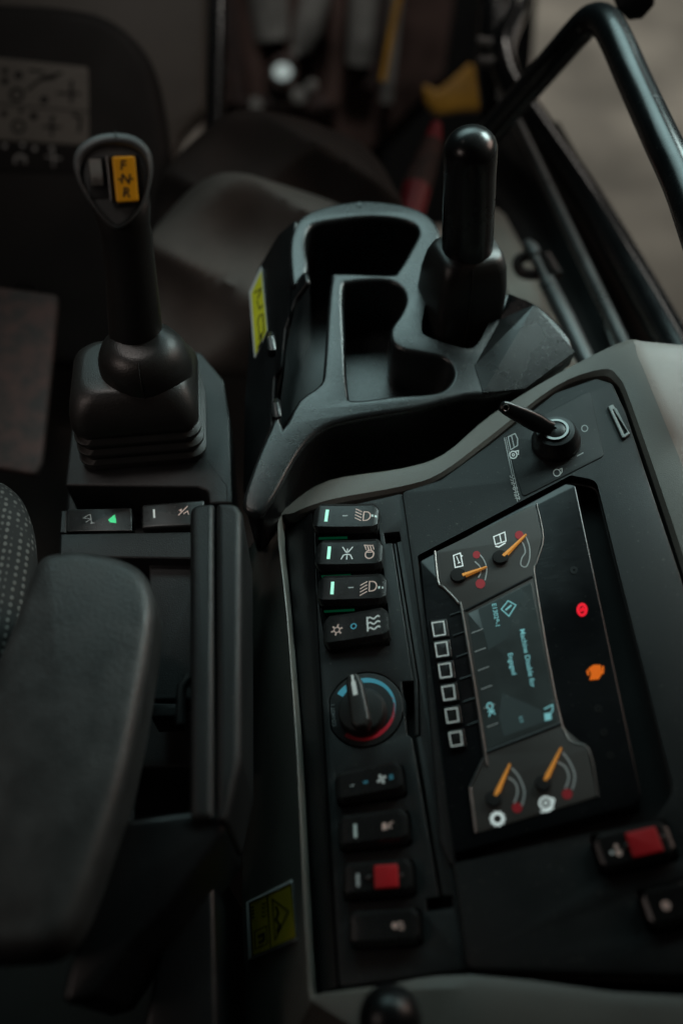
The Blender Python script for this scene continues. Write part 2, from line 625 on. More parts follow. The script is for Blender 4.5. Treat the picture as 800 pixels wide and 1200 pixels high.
def dens(pts, n=4):
    """even, gently rounded version of a ring of points"""
    return catmull(pts, n)


rings = [uvring(Iu, -0.012), uvring(Iu, -0.001), uvring(mix2(Iu, Ou, 0.12), 0.0025), uvring(mix2(Iu, Ou, 0.55), 0.003), uvring(mix2(Iu, Ou, 0.9), 0.0022), uvring(Ou, 0.0)]
Ob = [(o[0] * 0.9 + b[0] * 0.1, o[1] * 0.9 + b[1] * 0.1) for o, b in zip(Ou, Bu)]
rings.append([CON.pt(p[0], p[1], b[2] * 0.06 - 0.002) for p, b in zip(Ob, Bu)])
rings.append([CON.pt(b[0], b[1], b[2]) for b in Bu])
rings.append([CON.pt(b[0], b[1], -0.40) for b in Bu])
MB().loft([catmull(r, 4) for r in rings], True, False, True).build('housing', M['trim'], con, 24)

# black floor below every opening of the panel
MB().plate(CON, [tuple(p) for p in Iu], (), -0.030, -0.022, 0.0).build('panel_backing', M['hollow'], con)

# --- switches: (centre x, y, length, width, slope of its long axis, rocked by deg, symbol kind)
SW = [
    (405.5, 608, 74, 33, -2.0, -3, 'beam_high'),
    (409, 651, 77, 35, -3.0, -3, 'beam_both'),
    (412.5, 692, 79, 35, -3.5, -3, 'beam_low'),
    (417, 737, 78, 38, -7.0, 5, 'heater'),
    (432, 918, 80, 37, -9.0, 6, 'fan'),
    (437, 972, 82, 40, -6.0, 3, 'spray'),
    (442, 1030, 82, 42, -4.0, 2, 'locked'),
    (450, 1087, 82, 42, -3.0, 0, 'nozzle'),
    (742, 992, 88, 48, -13.0, 0, 'guard'),
    (796, 1058, 84, 50, -13.0, 0, 'dome'),
]


def frame_of(pl, cx, cy, L, Wd, slope, h=0.0):
    c = pl.uv(cx, cy, h)
    a = R(slope)
    e = pl.uv(cx + math.cos(a) * L / 2, cy + math.sin(a) * L / 2, h)
    b = pl.uv(cx - math.cos(a) * L / 2, cy - math.sin(a) * L / 2, h)
    d = Vector((e[0] - b[0], e[1] - b[1]))
    t = pl.uv(cx, cy - Wd / 2, h)
    w = pl.uv(cx, cy + Wd / 2, h)
    perp = Vector((-d.y, d.x)).normalized()
    wid = abs(Vector((t[0] - w[0], t[1] - w[1])).dot(perp))
    return Vector(c), d.normalized(), perp, d.length / 2, wid / 2


HSW = 0.006
swf = [frame_of(CON, s[0], s[1], s[2], s[3], s[4], HSW) for s in SW]


def rocker_hole(fr, m=0.0012):
    c, d, p, l, w = fr
    q = [c + d * (l + m) * a + p * (w + m) * b for a, b in ((-1, -1), (1, -1), (1, 1), (-1, 1))]
    return fillet([tuple(x) for x in q], 0.004)


# --- switch strip
strip_px = [(366, 601), (470, 577), (476, 600), (549, 1136), (397, 1157), (372, 740)]
strip = fillet(CON.uvs(strip_px), 0.003)
slot = fillet(CON.uvs([(449, 624), (467, 622), (469, 633), (464, 634), (490, 797), (492, 862), (487, 863), (517.5, 1050), (529, 1049), (530, 1063), (499, 1068), (498, 1053), (513.5, 1051), (482, 864), (476, 860), (470, 798), (484, 797), (459, 635), (451, 636)]), 0.0006)
kc = CON.uv(427, 830)
kr = (Vector(CON.uv(471, 830)) - Vector(CON.uv(383, 830))).length / 2
dial_out = []
for k in range(64):
    a = 2 * math.pi * k / 64
    x = kc[0] + kr * 1.0 * math.cos(a)
    y = kc[1] + kr * 1.0 * math.sin(a)
    x = max(x, kc[0] - kr * 0.92)
    dial_out.append((x, y))
mb = MB().plate(CON, strip, [fillet(CON.uvs([(367, 597), (442, 591), (458, 735), (457, 757), (380, 761), (369, 690)]), 0.002)] + [rocker_hole(f, 0.0006) for f in swf[4:8]] + [slot, [(kc[0] + (x - kc[0]) * 1.03, kc[1] + (y - kc[1]) * 1.03) for x, y in dial_out]], -0.010, -0.0015, 0.0008)
mb.build('switch_panel', M['panel'], con)
pf = MB()
rt = [(366, 601), (369, 680), (372, 740), (383, 950), (394, 1158)]
lf = [(330.5, 613), (334, 680), (339, 740), (354, 950), (367, 1163)]
pf.loft([[CON.at(x, y, -0.012) for x, y in rt], [CON.at(x, y, -0.0025) for x, y in rt], [CON.at(x - 4, y, -0.0035) for x, y in rt], [CON.pt(*CON.uv(x, y), -0.014) for x, y in lf], [CON.pt(*CON.uv(x, y), -0.022) for x, y in lf]], False, False, False)
pf.build('panel_flank', M['smooth'], con)
# the thin tongue lying in the slot
tg = MB()
tg.plate(CON, CON.uvs([(460.6, 636), (463.0, 636), (488.5, 797), (490, 860), (486, 862), (484.4, 797)]), (), -0.010, -0.0012, 0.0004)
tg.build('slot_tongue', M['panel'], con)

# --- dark upper panel that carries ignition and display
up_px = [(470.5, 577), (516, 563), (571, 523), (650, 461), (698, 444), (717, 450), (732, 482), (796, 674), (860, 900), (874, 1146), (547.5, 1137)]
gap_px = [(487, 651), (668, 556), (700, 562), (792, 928), (770, 962), (528, 1016), (515, 985)]
gap = fillet(CON.uvs(gap_px), [0.004, 0.004, 0.012, 0.018, 0.012, 0.006, 0.004])
MB().plate(CON, fillet(CON.uvs(up_px), 0.006), [gap] + [rocker_hole(f) for f in swf[8:]], -0.012, 0.0012, 0.0015).build('instrument_panel', M['panel'], con)
# walls of the recess round the display
MB().loft([[CON.pt(x, y, -0.004) for x, y in gap], [CON.pt(x, y, -0.024) for x, y in gap]], True, False, False).build('recess_wall', M['smooth'], con)


def rocker(i, parent, group_label):
    cx, cy, L, Wd, slope, tilt, kind = SW[i]
    c, d, p, l, w = swf[i]
    us = [-1, -0.95, -0.88, -0.80, -0.36, -0.33, 0, 0.30, 0.33, 0.80, 0.88, 0.95, 1]
    vs = [-1, -0.90, -0.70, -0.4, 0, 0.4, 0.74, 0.92, 1]
    tt = math.tan(R(tilt))

    def wu(u):
        a = abs(u)
        return 1.0 if a <= 0.80 else 1.0 - 0.34 * ((a - 0.80) / 0.20) ** 1.7

    def top(u, v):
        h = 0.0098 + tt * u * l
        if u < -0.33:
            h += (-0.33 - u) * 0.0014
        if u > 0.33:
            h += (u - 0.33) * 0.0010
        au, av = abs(u), abs(v)
        if au > 0.80:
            h -= 0.0022 * ((au - 0.80) / 0.20) ** 1.3
        if v < -0.70:
            h -= 0.0042 * ((-0.70 - v) / 0.30) ** 1.4
        if v > 0.74:
            h -= 0.0026 * ((v - 0.74) / 0.26) ** 1.4
        return h

    def xyz(u, v, dh=0.0):
        q = c + d * (u * l) + p * (v * wu(u) * w)
        return CON.pt(q.x, q.y, top(u, v) + dh)

    m = MB()
    nu, nv = len(us), len(vs)
    V = [xyz(u, v) for u in us for v in vs]
    Fc = [(a * nv + b, (a + 1) * nv + b, (a + 1) * nv + b + 1, a * nv + b + 1) for a in range(nu - 1) for b in range(nv - 1)]
    border = [(a, 0) for a in range(nu)] + [(nu - 1, b) for b in range(1, nv)] + [(a, nv - 1) for a in range(nu - 2, -1, -1)] + [(0, b) for b in range(nv - 2, 0, -1)]
    base = len(V)
    for a, b in border:
        u, v = us[a], vs[b]
        q = c + d * (u * l) + p * (v * wu(u) * w)
        V.append(CON.pt(q.x, q.y, -0.020))
    nb = len(border)
    for k in range(nb):
        a, b = border[k]
        a2, b2 = border[(k + 1) % nb]
        Fc.append((a * nv + b, base + k, base + (k + 1) % nb, a2 * nv + b2))
    m.add(V, Fc)
    r = m.build('rocker_switch', M['rocker'], parent, 22)
    r['label'] = group_label
    asp = l / w

    def mp(u, v):                               # symbol space: u along the switch, v across, both in units of half width
        return xyz(u / asp, v, 0.00012)

    def ic(fn, name, mt):
        q = MB()
        fn(q)
        return q.build(name, M[mt], r, weld=False)

    def bar(q, u, v, hw, hh):
        q.fill([(u - hw, v - hh), (u + hw, v - hh), (u + hw, v + hh), (u - hw, v + hh)], mp)

    def lampD(q, u, v, s, tiltup=0, rays=3):
        pts = [(u - 0.10 * s, v + 0.30 * s), (u + 0.05 * s, v + 0.30 * s)]
        for k in range(9):
            a = R(90 - 180 * k / 8)
            pts.append((u + 0.05 * s + 0.26 * s * math.cos(a), v + 0.30 * s * math.sin(a)))
        pts.append((u - 0.10 * s, v - 0.30 * s))
        q.stroke(pts, 0.07, mp, True)
        for k in range(rays):
            y = v + (k - (rays - 1) / 2) * 0.21 * s
            q.stroke([(u - 0.62 * s, y + tiltup), (u - 0.22 * s, y)], 0.06, mp)

    if kind in ('beam_high', 'beam_both', 'beam_low'):
        ic(lambda q: bar(q, -1.12, 0.05, 0.095, 0.42), 'indicator_light', 'led')
        e = MB()
        q0 = [c + d * (a * l) + p * (b * w) for a, b in ((-0.86, -1.02), (0.05, -1.02), (0.05, -1.10), (-0.86, -1.10))]
        e.add([CON.pt(q0[0].x, q0[0].y, 0.001), CON.pt(q0[1].x, q0[1].y, 0.001), CON.pt(q0[2].x, q0[2].y, -0.0012), CON.pt(q0[3].x, q0[3].y, -0.0012)], [(0, 1, 2, 3)])
        e.build('glowing_edge', M['green'], r)  # emissive strip paints the green light leaking out under the switch
    if kind == 'beam_high':
        ic(lambda q: bar(q, -0.02, 0.05, 0.16, 0.035), 'neutral_mark', 'greyp')
        ic(lambda q: (lampD(q, 1.20, 0.0, 1.0, 0.22, 4)), 'lamp_symbol', 'pinkp')
        ic(lambda q: bar(q, 1.72, 0.04, 0.16, 0.08), 'position_mark', 'ledoff')
    if kind == 'beam_both':
        def spark(q):
            for s in (-1, 1):
                q.stroke([(-0.06 + s * 0.30, 0.42), (-0.06 + s * 0.05, 0.05)], 0.07, mp)
                q.stroke([(-0.06 + s * 0.33, -0.40), (-0.06 + s * 0.20, -0.12), (-0.06, -0.06)], 0.07, mp)
            q.stroke([(-0.06, 0.30), (-0.06, 0.02)], 0.06, mp)
            q.stroke([(-0.06, -0.10), (-0.06, -0.42)], 0.06, mp)
        ic(spark, 'spark_symbol', 'white')

        def tub(q):
            q.arc(1.24, -0.12, 0.24, 0, 360, 0.075, mp, 20, ry=0.27)
            q.stroke([(1.02, 0.02), (1.46, 0.02)], 0.07, mp)
            for k in range(4):
                x = 0.93 + 0.15 * k
                q.stroke([(x, 0.5), (x + 0.10, 0.18)], 0.06, mp)
            q.stroke([(0.88, 0.50), (1.42, 0.44)], 0.06, mp)
        ic(tub, 'lamp_symbol', 'pinkp')
    if kind == 'beam_low':
        ic(lambda q: bar(q, -0.02, 0.05, 0.16, 0.035), 'neutral_mark', 'greyp')
        ic(lambda q: lampD(q, 1.18, 0.08, 1.05, -0.25, 4), 'lamp_symbol', 'pinkp')
        ic(lambda q: bar(q, 1.74, -0.02, 0.14, 0.08), 'position_mark', 'ledoff')
    if kind == 'heater':
        def snow(q):
            q.arc(-1.05, -0.02, 0.16, 0, 360, 0.06, mp, 16)
            for k in range(6):
                a = R(60 * k + 15)
                q.stroke([(-1.05 + 0.16 * math.cos(a), -0.02 + 0.16 * math.sin(a)), (-1.05 + 0.34 * math.cos(a), -0.02 + 0.34 * math.sin(a))], 0.09, mp)
        ic(snow, 'snowflake_symbol', 'pinkp')
        ic(lambda q: q.arc(-0.08, 0.05, 0.15, 0, 360, 0.07, mp, 20), 'off_mark', 'blue')

        def wav(q):
            q.stroke([(0.72, -0.42), (0.72, 0.48)], 0.10, mp)
            for k in range(3):
                y = -0.28 + 0.32 * k
                q.stroke([(0.74 + 0.07 * j, y + 0.07 * math.sin(j * 0.95)) for j in range(11)], 0.09, mp)
        ic(wav, 'heat_symbol', 'white')
    if kind == 'fan':
        def fan(q):
            for k in range(4):
                a0 = 90 * k + 10
                P = []
                for j in range(11):
                    a = R(36 * j)
                    x, y = 0.19 + 0.15 * math.cos(a), 0.05 + 0.10 * math.sin(a)
                    ca, sa = math.cos(R(a0)), math.sin(R(a0))
                    P.append((0.92 + ca * x - sa * y, 0.0 + sa * x + ca * y))
                q.fill(P, mp)
            q.arc(0.92, 0, 0.07, 0, 360, 0.07, mp, 12)
        ic(fan, 'fan_symbol', 'white')
        ic(lambda q: bar(q, -1.05, -0.05, 0.13, 0.035), 'low_speed_mark', 'greyp')
        ic(lambda q: (bar(q, -0.15, 0.05, 0.15, 0.03), bar(q, -0.15, -0.05, 0.15, 0.03)), 'middle_speed_mark', 'blue')
        ic(lambda q: [bar(q, 1.55, 0.10 - 0.10 * k, 0.14, 0.03) for k in range(3)], 'high_speed_mark', 'blue')
    if kind == 'spray':
        ic(lambda q: bar(q, -1.05, -0.05, 0.10, 0.40), 'indicator_light', 'ledoff')

        def spr(q):
            q.fill([(0.62, -0.2), (0.9, -0.2), (0.95, 0), (0.9, 0.2), (0.75, 0.25), (0.62, 0.15)], mp)
            q.stroke([(0.95, -0.15), (1.05, 0.0), (1.3, 0.25)], 0.08, mp)
            q.stroke([(1.0, 0.10), (1.2, -0.15)], 0.08, mp)
            q.stroke([(1.05, 0.15), (1.35, 0.2)], 0.06, mp)
        ic(spr, 'washer_symbol', 'pinkp')
    if kind == 'nozzle':
        def noz(q):
            q.arc(0.72, 0.02, 0.10, 0, 360, 0.16, mp, 14)
            q.stroke([(0.85, 0.0), (1.05, 0.2), (1.25, 0.1)], 0.09, mp)
            q.stroke([(0.95, -0.15), (1.25, -0.2)], 0.09, mp)
            q.stroke([(1.1, 0.05), (1.3, -0.1)], 0.09, mp)
        ic(noz, 'lamp_symbol', 'pinkp')
    if kind in ('locked', 'guard'):
        s0, hw_, pl0, pl1 = (0.62, 0.72, -1.05, 0.92) if kind == 'locked' else (0.54, 0.83, -0.95, 1.0)
        e = MB()
        P2 = [c + p * ((b - (0.02)) * w) + d * (a * w + s0 * w) for a, b in ((-hw_, -0.64), (hw_, -0.64), (hw_, 0.68), (-hw_, 0.68))]
        e.plate(CON, fillet([tuple(x) for x in P2], 0.0015), (), 0.004, 0.0125, 0.001)
        lk = e.build('lock_slider', M['redcap'], r)
        lk['label'] = 'red square lock slider'
        e = MB()
        for a in (pl0, pl1):
            q1 = c + d * ((a + s0) * w) + p * (0.02 * w)
            e.lathe(CON, q1.x, q1.y, [(0.0021, 0.006), (0.0021, 0.0100), (0.0012, 0.0112), (0.0002, 0.0114)], 14)
        e.build('slider_pin', M['chrome'], r)
    if kind == 'locked':
        ic(lambda q: bar(q, -1.12, -0.05, 0.10, 0.36), 'indicator_light', 'greyp')
    if kind == 'guard':
        def two(q):
            q.arc(-0.92, 0.14, 0.06, 0, 360, 0.12, mp, 14)
            q.arc(-0.90, -0.20, 0.09, 0, 360, 0.18, mp, 14)
        ic(two, 'lamp_symbol', 'pinkp')
        ic(lambda q: q.arc(-1.25, -0.12, 0.05, 0, 360, 0.10, mp, 12), 'position_mark', 'white')
    if kind == 'dome':
        ic(lambda q: q.arc(-0.80, -0.02, 0.14, 0, 360, 0.20, mp, 18), 'lamp_symbol', 'pinkp')
    return r


labs = ['lit rocker switch with high beam lamp symbol', 'lit rocker switch with spark and lamp symbols', 'lit rocker switch with low beam lamp symbol',
        'rocker switch with snowflake and heat wave symbols', 'rocker switch with fan symbol', 'rocker switch with grey bar and washer symbol',
        'rocker switch with red square lock slider in the switch column', 'dark rocker switch lowest in the switch column',
        'rocker switch with red square lock slider under the display', 'rocker switch at the lower right corner of the panel']
for i in range(len(SW)):
    rocker(i, con, labs[i])

# --- temperature dial
kpl = CON
mb = MB().plate(kpl, dial_out, (), -0.008, -0.0012, 0.0006)
dial = mb.build('dial_plate', M['panel'], con)
dial['label'] = 'round temperature dial plate with blue and red arcs'
kmp = lambda x, y: kpl.pt(kc[0] + x * kr, kc[1] + y * kr, -0.0010)
q = MB()
q.arc(0, 0, 0.79, 142, -30, 0.19, kmp, 40, 0.03)
q.build('cold_arc', M['blue'], dial, weld=False)
q = MB()
q.arc(0, 0, 0.78, 226, 375, 0.20, kmp, 40, 0.02)
q.build('hot_arc', M['redp'], dial, weld=False)
q = MB()
q.text('CO-HOT 1', kmp, -0.84, -0.02, 0.13, 90)
q.build('dial_lettering', M['greyp'], dial, weld=False)
kn = MB().lathe(CON, kc[0] - 0.05 * kr, kc[1] - 0.13 * kr, [(kr * 0.64, -0.004), (kr * 0.64, 0.003), (kr * 0.61, 0.007), (kr * 0.57, 0.0085), (kr * 0.45, 0.009), (0.001, 0.009)], 48)
knob = kn.build('temperature_knob', M['rubber'], con)
hb = MB()
a0 = R(4)
dx, dy = Vector((-math.sin(a0), math.cos(a0))), Vector((math.cos(a0), math.sin(a0)))
kcv = Vector(kc) + Vector((-0.06 * kr, -0.14 * kr))
P2 = [kcv + dx * (a * kr) + dy * (b * kr) for a, b in ((0.86, 0.13), (0.86, -0.13), (0.62, -0.22), (-0.46, -0.25), (-0.62, -0.12), (-0.62, 0.12), (-0.46, 0.25), (0.62, 0.22))]
hb.plate(CON, fillet([tuple(x) for x in P2], 0.003), (), 0.006, 0.0205, 0.003, 3)
hb.build('knob_grip', M['rubber'], knob)
q = MB()
pmp = lambda x, y: CON.pt(*(kcv + dx * (y * kr) + dy * (x * kr)), 0.02065)
q.fill([(-0.06, 0.24), (0.06, 0.24), (0.06, 0.60), (0.03, 0.64), (0.03, 0.80), (-0.03, 0.80), (-0.03, 0.64), (-0.06, 0.60)], pmp)
q.build('knob_pointer', M['white'], knob)

# --- ignition plate and switch
ip = fillet(CON.uvs([(590, 511), (691, 457), (707, 535), (612, 583)], 0.0012), [0.003, 0.003, 0.005, 0.003])
igp = MB().plate(CON, ip, (), -0.001, 0.0020, 0.0005).build('ignition_plate', M['panel'], con)
q = MB()
zmp = flat(CON, 0.0022)
q.stroke([(590.5, 513), (606, 588)], 0.8, zmp)
q.stroke([(592.5, 512.5), (608, 586)], 0.6, zmp)
q.text('552-8427', zmp, 602.5, 571, 8.0, 76, -1)
q.build('plate_lettering', M['greyp'], igp, weld=False)
q = MB()
q.stroke([(595, 512), (603, 508), (606, 514), (606, 522), (598, 527)], 1.0, zmp, True)
q.stroke([(599, 511), (602, 524)], 0.9, zmp)
q.build('book_symbol', M['greyp'], igp, weld=False)
q = MB()
q.arc(601, 533, 4.2, 0, 360, 1.2, zmp, 18)
q.stroke([(603, 529), (607, 528), (607, 533)], 1.1, zmp)
q.arc(601, 533, 1.4, 0, 360, 1.0, zmp, 10)
q.build('engine_symbol', M['white'], igp, weld=False)
q = MB()
q.arc(684.5, 502, 3.6, 0, 360, 1.1, zmp, 18)
q.build('off_symbol', M['greyp'], igp, weld=False)
q = MB()
q.stroke([(675.5, 534.5), (683, 530.5)], 1.1, zmp)
q.build('on_symbol', M['greyp'], igp, weld=False)
q = MB()
q.arc(652, 554, 4.0, 0, 360, 1.1, zmp, 16)
q.stroke([(655, 550), (658, 549), (658, 553), (655, 557)], 1.1, zmp)
q.build('start_symbol', M['greyp'], igp, weld=False)
ic_ = CON.uv(651, 521)
px1 = (Vector(CON.uv(681, 521)) - Vector(CON.uv(621, 521))).length / 60.0     # metres in one photo pixel here
m = MB().lathe(CON, ic_[0], ic_[1], [(px1 * 29, 0.0), (px1 * 29, 0.007), (px1 * 26, 0.010), (px1 * 25, 0.016), (px1 * 22, 0.019), (px1 * 16.5, 0.0195), (px1 * 16, 0.016)], 40)
ign = m.build('ignition_switch', M['smooth'], con)
m = MB().lathe(CON, ic_[0], ic_[1], [(px1 * 16, 0.016), (px1 * 15.5, 0.0215), (px1 * 12.5, 0.0215), (px1 * 11, 0.018), (px1 * 2, 0.0178)], 36)
m.build('ignition_ring', M['chrome'], ign)
MB().lathe(CON, ic_[0], ic_[1], [(px1 * 12, 0.017), (px1 * 12, 0.0205), (px1 * 11, 0.021), (px1 * 1, 0.021)], 30).build('key_core', M['smooth'], ign)
# clip at the edge of the panel
q = MB()
q.plate(CON, fillet(CON.uvs([(711, 476), (718, 473), (738, 508), (732, 513), (728, 513)], 0.004), 0.001), [fillet(CON.uvs([(718, 480), (720.5, 479), (734, 506), (731, 508)], 0.004), 0.0003)], -0.001, 0.004, 0.001)
q.build('panel_clip', M['steel'], con)

# --- sticker on the flank of the console
A_, B_, C_ = CON.pt(*Ou[2], -0.0005), CON.pt(Bu[2][0], Bu[2][1], Bu[2][2]), CON.pt(Ou[1][0], Ou[1][1], -0.0005)
nn = (B_ - A_).cross(C_ - A_)
if nn.dot(CAM_LOC - A_) < 0:
    nn = -nn
FLK = Plane(A_, nn, (0, 1, 0))
wl = MB().plate(FLK, fillet(FLK.uvs([(290, 1057), (343, 1031), (349, 1101), (293, 1125)], 0.001), 0.001), (), -0.0005, 0.0025, 0.0002).build('warning_label', M['white'], con)
wl['label'] = 'yellow warning label with black triangle'
smp = flat(FLK, 0.0028)
MB().fill([(293, 1059), (341, 1036), (346.5, 1098), (296, 1120)], smp).build('label_ground', M['yellow2'], wl)
smp = flat(FLK, 0.0031)
q = MB()
q.stroke([(292.5, 1058.5), (341.5, 1035), (347, 1098.5), (296, 1121)], 1.6, smp, True)
q.stroke([(313, 1049), (317, 1112)], 1.6, smp)
q.stroke([(319, 1054), (338, 1068), (322, 1101)], 1.6, smp, True)
q.stroke([(323, 1062), (326, 1070), (323, 1078), (328, 1084), (324, 1092)], 2.4, smp)
q.stroke([(298, 1092), (312, 1085), (313, 1106), (299, 1112)], 1.2, smp, True)
q.stroke([(302, 1098), (309, 1094), (309, 1102), (303, 1105)], 2.6, smp)
for k in range(4):
    q.stroke([(306.5, 1058 + 5 * k), (308.5, 1060 + 5 * k), (311.5, 1057 + 5 * k)], 1.1, smp)
for k in range(4):
    q.stroke([(293.8 + 0.2 * k, 1064 + 4 * k), (297.5 + 0.2 * k, 1062.5 + 4 * k)], 1.5, smp)
q.build('label_print', M['blackp'], wl, weld=False)

# ================================================================== DISPLAY
dsp = thing('instrument_cluster', 'glossy black instrument display with four orange needle gauges and small screen', 'instrument display', CON.at(615, 780, -0.02))
HD = 0.0
face_px = [(491, 657), (662, 566), (674, 568), (752, 935), (742, 944), (530, 1001), (524, 990)]
case = MB().plate(CON, fillet(CON.uvs(face_px), [0.004, 0.003, 0.004, 0.005, 0.005, 0.003, 0.003]), (), -0.021, 0.0, 0.0015).build('display_case', M['gloss'], dsp)
hour = [(509, 648), (627, 591), (635, 630), (627, 660), (626, 682), (658, 852), (688, 878), (699, 934), (558, 977), (550, 926), (566, 886), (543, 722), (537, 707), (515, 683)]
hu = fillet(CON.uvs(hour), 0.003)
gf = MB().plate(CON, hu, (), -0.0005, 0.0008, 0.0003).build('gauge_face', M['face'], dsp)
# bright and dull frame lines round the face
fmp = flat(CON, 0.0014)
ln = MB()
lp = [CON.at(x, y, 0.0010) for x, y in [(509, 646), (513, 682), (519, 688), (536, 706), (542, 722), (568, 884), (566, 890), (552, 920), (551, 928), (557, 976)]]
ln.tube(catmull(lp, 4, False), 0.0011, 8)
ln.build('bright_frame_line', M['steel'], dsp)
ln = MB()
lp = [CON.at(x, y, 0.0008) for x, y in [(628, 590), (636, 630), (628, 660), (627, 682), (658, 850), (689, 877), (700, 934)]]
ln.tube(catmull(lp, 4, False), 0.0006, 8)
ln.build('dull_frame_line', M['steel'], dsp)
# folds between gauges and screen
for a, b in (((545, 716), (623, 676)), ((569, 882), (657, 848))):
    s = MB()
    pa, pb = CON.at(*a, 0.0005), CON.at(*b, 0.0005)
    s.tube([pa, pb], 0.0014, 8)
    s.build('face_step', M['smooth'], dsp)
scr = [(548, 720), (622, 683), (654, 846), (571, 879)]
screen = MB().plate(CON, fillet(CON.uvs(scr), 0.001), (), -0.0005, 0.0012, 0.0003).build('screen', M['screen'], dsp)
cmp_ = flat(CON, 0.0015)
for pp in ([(560, 714), (611, 690), (613, 700), (602, 718), (594, 748), (572, 762)], [(588, 812), (634, 832), (637, 846), (590, 863), (584, 840)]):
    q = MB()
    q.fill(pp, cmp_)
    q.build('bright_patch', M['screenlit'], screen)
cmp_ = flat(CON, 0.0018)
q = MB()
q.stroke([(595, 704), (604, 709), (596, 722), (587, 714)], 1.3, cmp_, True)
q.stroke([(592, 715), (599, 709)], 2.0, cmp_)
q.text('E13029-1', cmp_, 580.5, 721, 7.4, 80, -1, 0.08)
q.text('Machine Disable for', cmp_, 617.5, 771, 8.6, 79, -1, 0.1)
q.text('Engaged', cmp_, 599.5, 778, 8.0, 79, -1, 0.1)
q.text('OK', cmp_, 574, 831, 11.0, 76, -1, 0.3)
q.text('1/1', cmp_, 610, 843, 6.5, 76, -1)
q.stroke([(637, 831), (647, 826), (647, 833), (643, 838)], 1.5, cmp_)
q.fill([(637, 836), (645, 835), (646, 843), (638, 845)], cmp_)
q.build('screen_lettering', M['cyan'], screen, weld=False)
q = MB()
for k in range(6):
    x, y = 552 + 3.7 * k, 742 + 22 * k
    q.stroke([(x, y), (x + 13, y - 5)], 0.8, cmp_)
q.build('screen_lines', M['greyp'], screen, weld=False)


def gauge(hub, tip, label):
    hx, hy = CON.uv(*hub)
    s = CON.uv(hub[0] + 1, hub[1])
    u1 = (Vector(s) - Vector((hx, hy))).length
    m_ = MB().lathe(CON, hx, hy, [(u1 * 9.5, 0.0005), (u1 * 9.5, 0.003), (u1 * 8.5, 0.0042), (u1 * 2, 0.0045)], 26)
    ga = m_.build('needle_hub', M['hollow'], dsp)
    ga['label'] = label
    a, b = CON.at(*hub, 0.0036), CON.at(*tip, 0.0030)
    dd = (b - a).normalized()
    sd = dd.cross(CON.n).normalized()
    st = a + dd * (u1 * 5)
    n_ = MB()
    ring = lambda p_, w_, t_: [p_ - sd * w_ - CON.n * t_, p_ + sd * w_ - CON.n * t_, p_ + sd * w_ * 0.5 + CON.n * t_, p_ - sd * w_ * 0.5 + CON.n * t_]
    n_.loft([ring(st, u1 * 3.4, 0.0012), ring(b, u1 * 1.2, 0.0006)])
    n_.build('needle', M['needle'], ga)
    return ga


gmp = flat(CON, 0.0011)
g1 = gauge((537, 676), (570, 664), 'battery gauge with level needle')
g2 = gauge((586, 655), (616, 626), 'fuel gauge with needle at the red end')
g3 = gauge((578, 937), (597, 895), 'lower gauge with gear ring symbol')
g4 = gauge((636, 919), (657, 876), 'lower gauge with converter symbol')


def scale(par, curves, w):
    q_ = MB()
    for c_ in curves:
        q_.stroke([tuple(p_) for p_ in catmull([Vector((*p_, 0)) for p_ in c_], 5, False)], w, lambda x, y, z=0: gmp(x, y))
    q_.build('scale', M['greyp'], par, weld=False)


def dots(par, lst):
    q_ = MB()
    for x, y, r in lst:
        q_.arc(x, y, r / 2, 0, 360, r, gmp, 18)
    q_.build('red_mark', M['reddot'], par, weld=False)


scale(g1, [[(562, 650), (567, 657), (570, 667), (568, 680)], [(556, 658), (562, 664), (563, 671), (560, 677)]], 1.3)
dots(g1, [(558, 650, 4.4), (562.5, 684, 5.6)])
scale(g2, [[(616, 629), (620, 641), (620, 655), (616, 664), (610, 662), (611, 654), (615, 647), (613, 638), (610, 634)]], 1.3)
dots(g2, [(608, 627, 5.0)])
scale(g3, [[(599, 900), (608, 911), (614, 928), (611, 944)], [(595, 911), (603, 917), (606, 928), (602, 941)]], 2.2)
dots(g3, [(605.5, 946.5, 6.0)])
scale(g4, [[(659, 882), (667, 893), (673, 909), (670, 925)], [(653, 893), (662, 899), (666, 911), (662, 924)]], 2.2)
dots(g4, [(664, 930.5, 6.2)])
imp = flat(CON, 0.0012)
q = MB()
q.stroke([(531, 651), (539, 648), (542, 663), (533, 665)], 1.3, imp, True)
q.stroke([(540.5, 651), (541.5, 652)], 2.0, imp)
q.stroke([(534.5, 652), (538, 660)], 1.0, imp)
q.stroke([(536, 660), (539, 659)], 1.0, imp)
q.build('battery_symbol', M['iconw'], g1, weld=False)
q = MB()
q.stroke([(578, 629), (591, 623.5), (592.5, 634), (580, 638)], 1.3, imp, True)
q.stroke([(585, 626), (587, 636)], 1.3, imp)
q.stroke([(580, 640), (584, 641), (592, 636)], 1.6, imp)
q.build('fuel_symbol', M['iconw'], g2, weld=False)
q = MB()
q.arc(582.5, 959.5, 6.2, 0, 360, 3.0, imp, 24)
for k in range(10):
    a = R(36 * k)
    q.stroke([(582.5 + 6 * math.cos(a), 959.5 + 6 * math.sin(a)), (582.5 + 9.2 * math.cos(a), 959.5 + 9.2 * math.sin(a))], 2.6, imp)
q.build('gear_symbol', M['iconw'], g3, weld=False)
q = MB()
q.arc(639, 941, 7.0, 0, 360, 2.4, imp, 24)
q.arc(639, 941, 2.2, 0, 360, 1.6, imp, 14)
q.stroke([(645, 935), (649, 937), (647, 944)], 1.8, imp)
q.stroke([(633, 951), (642, 950), (648, 946)], 2.4, imp)
q.build('converter_symbol', M['iconw'], g4, weld=False)

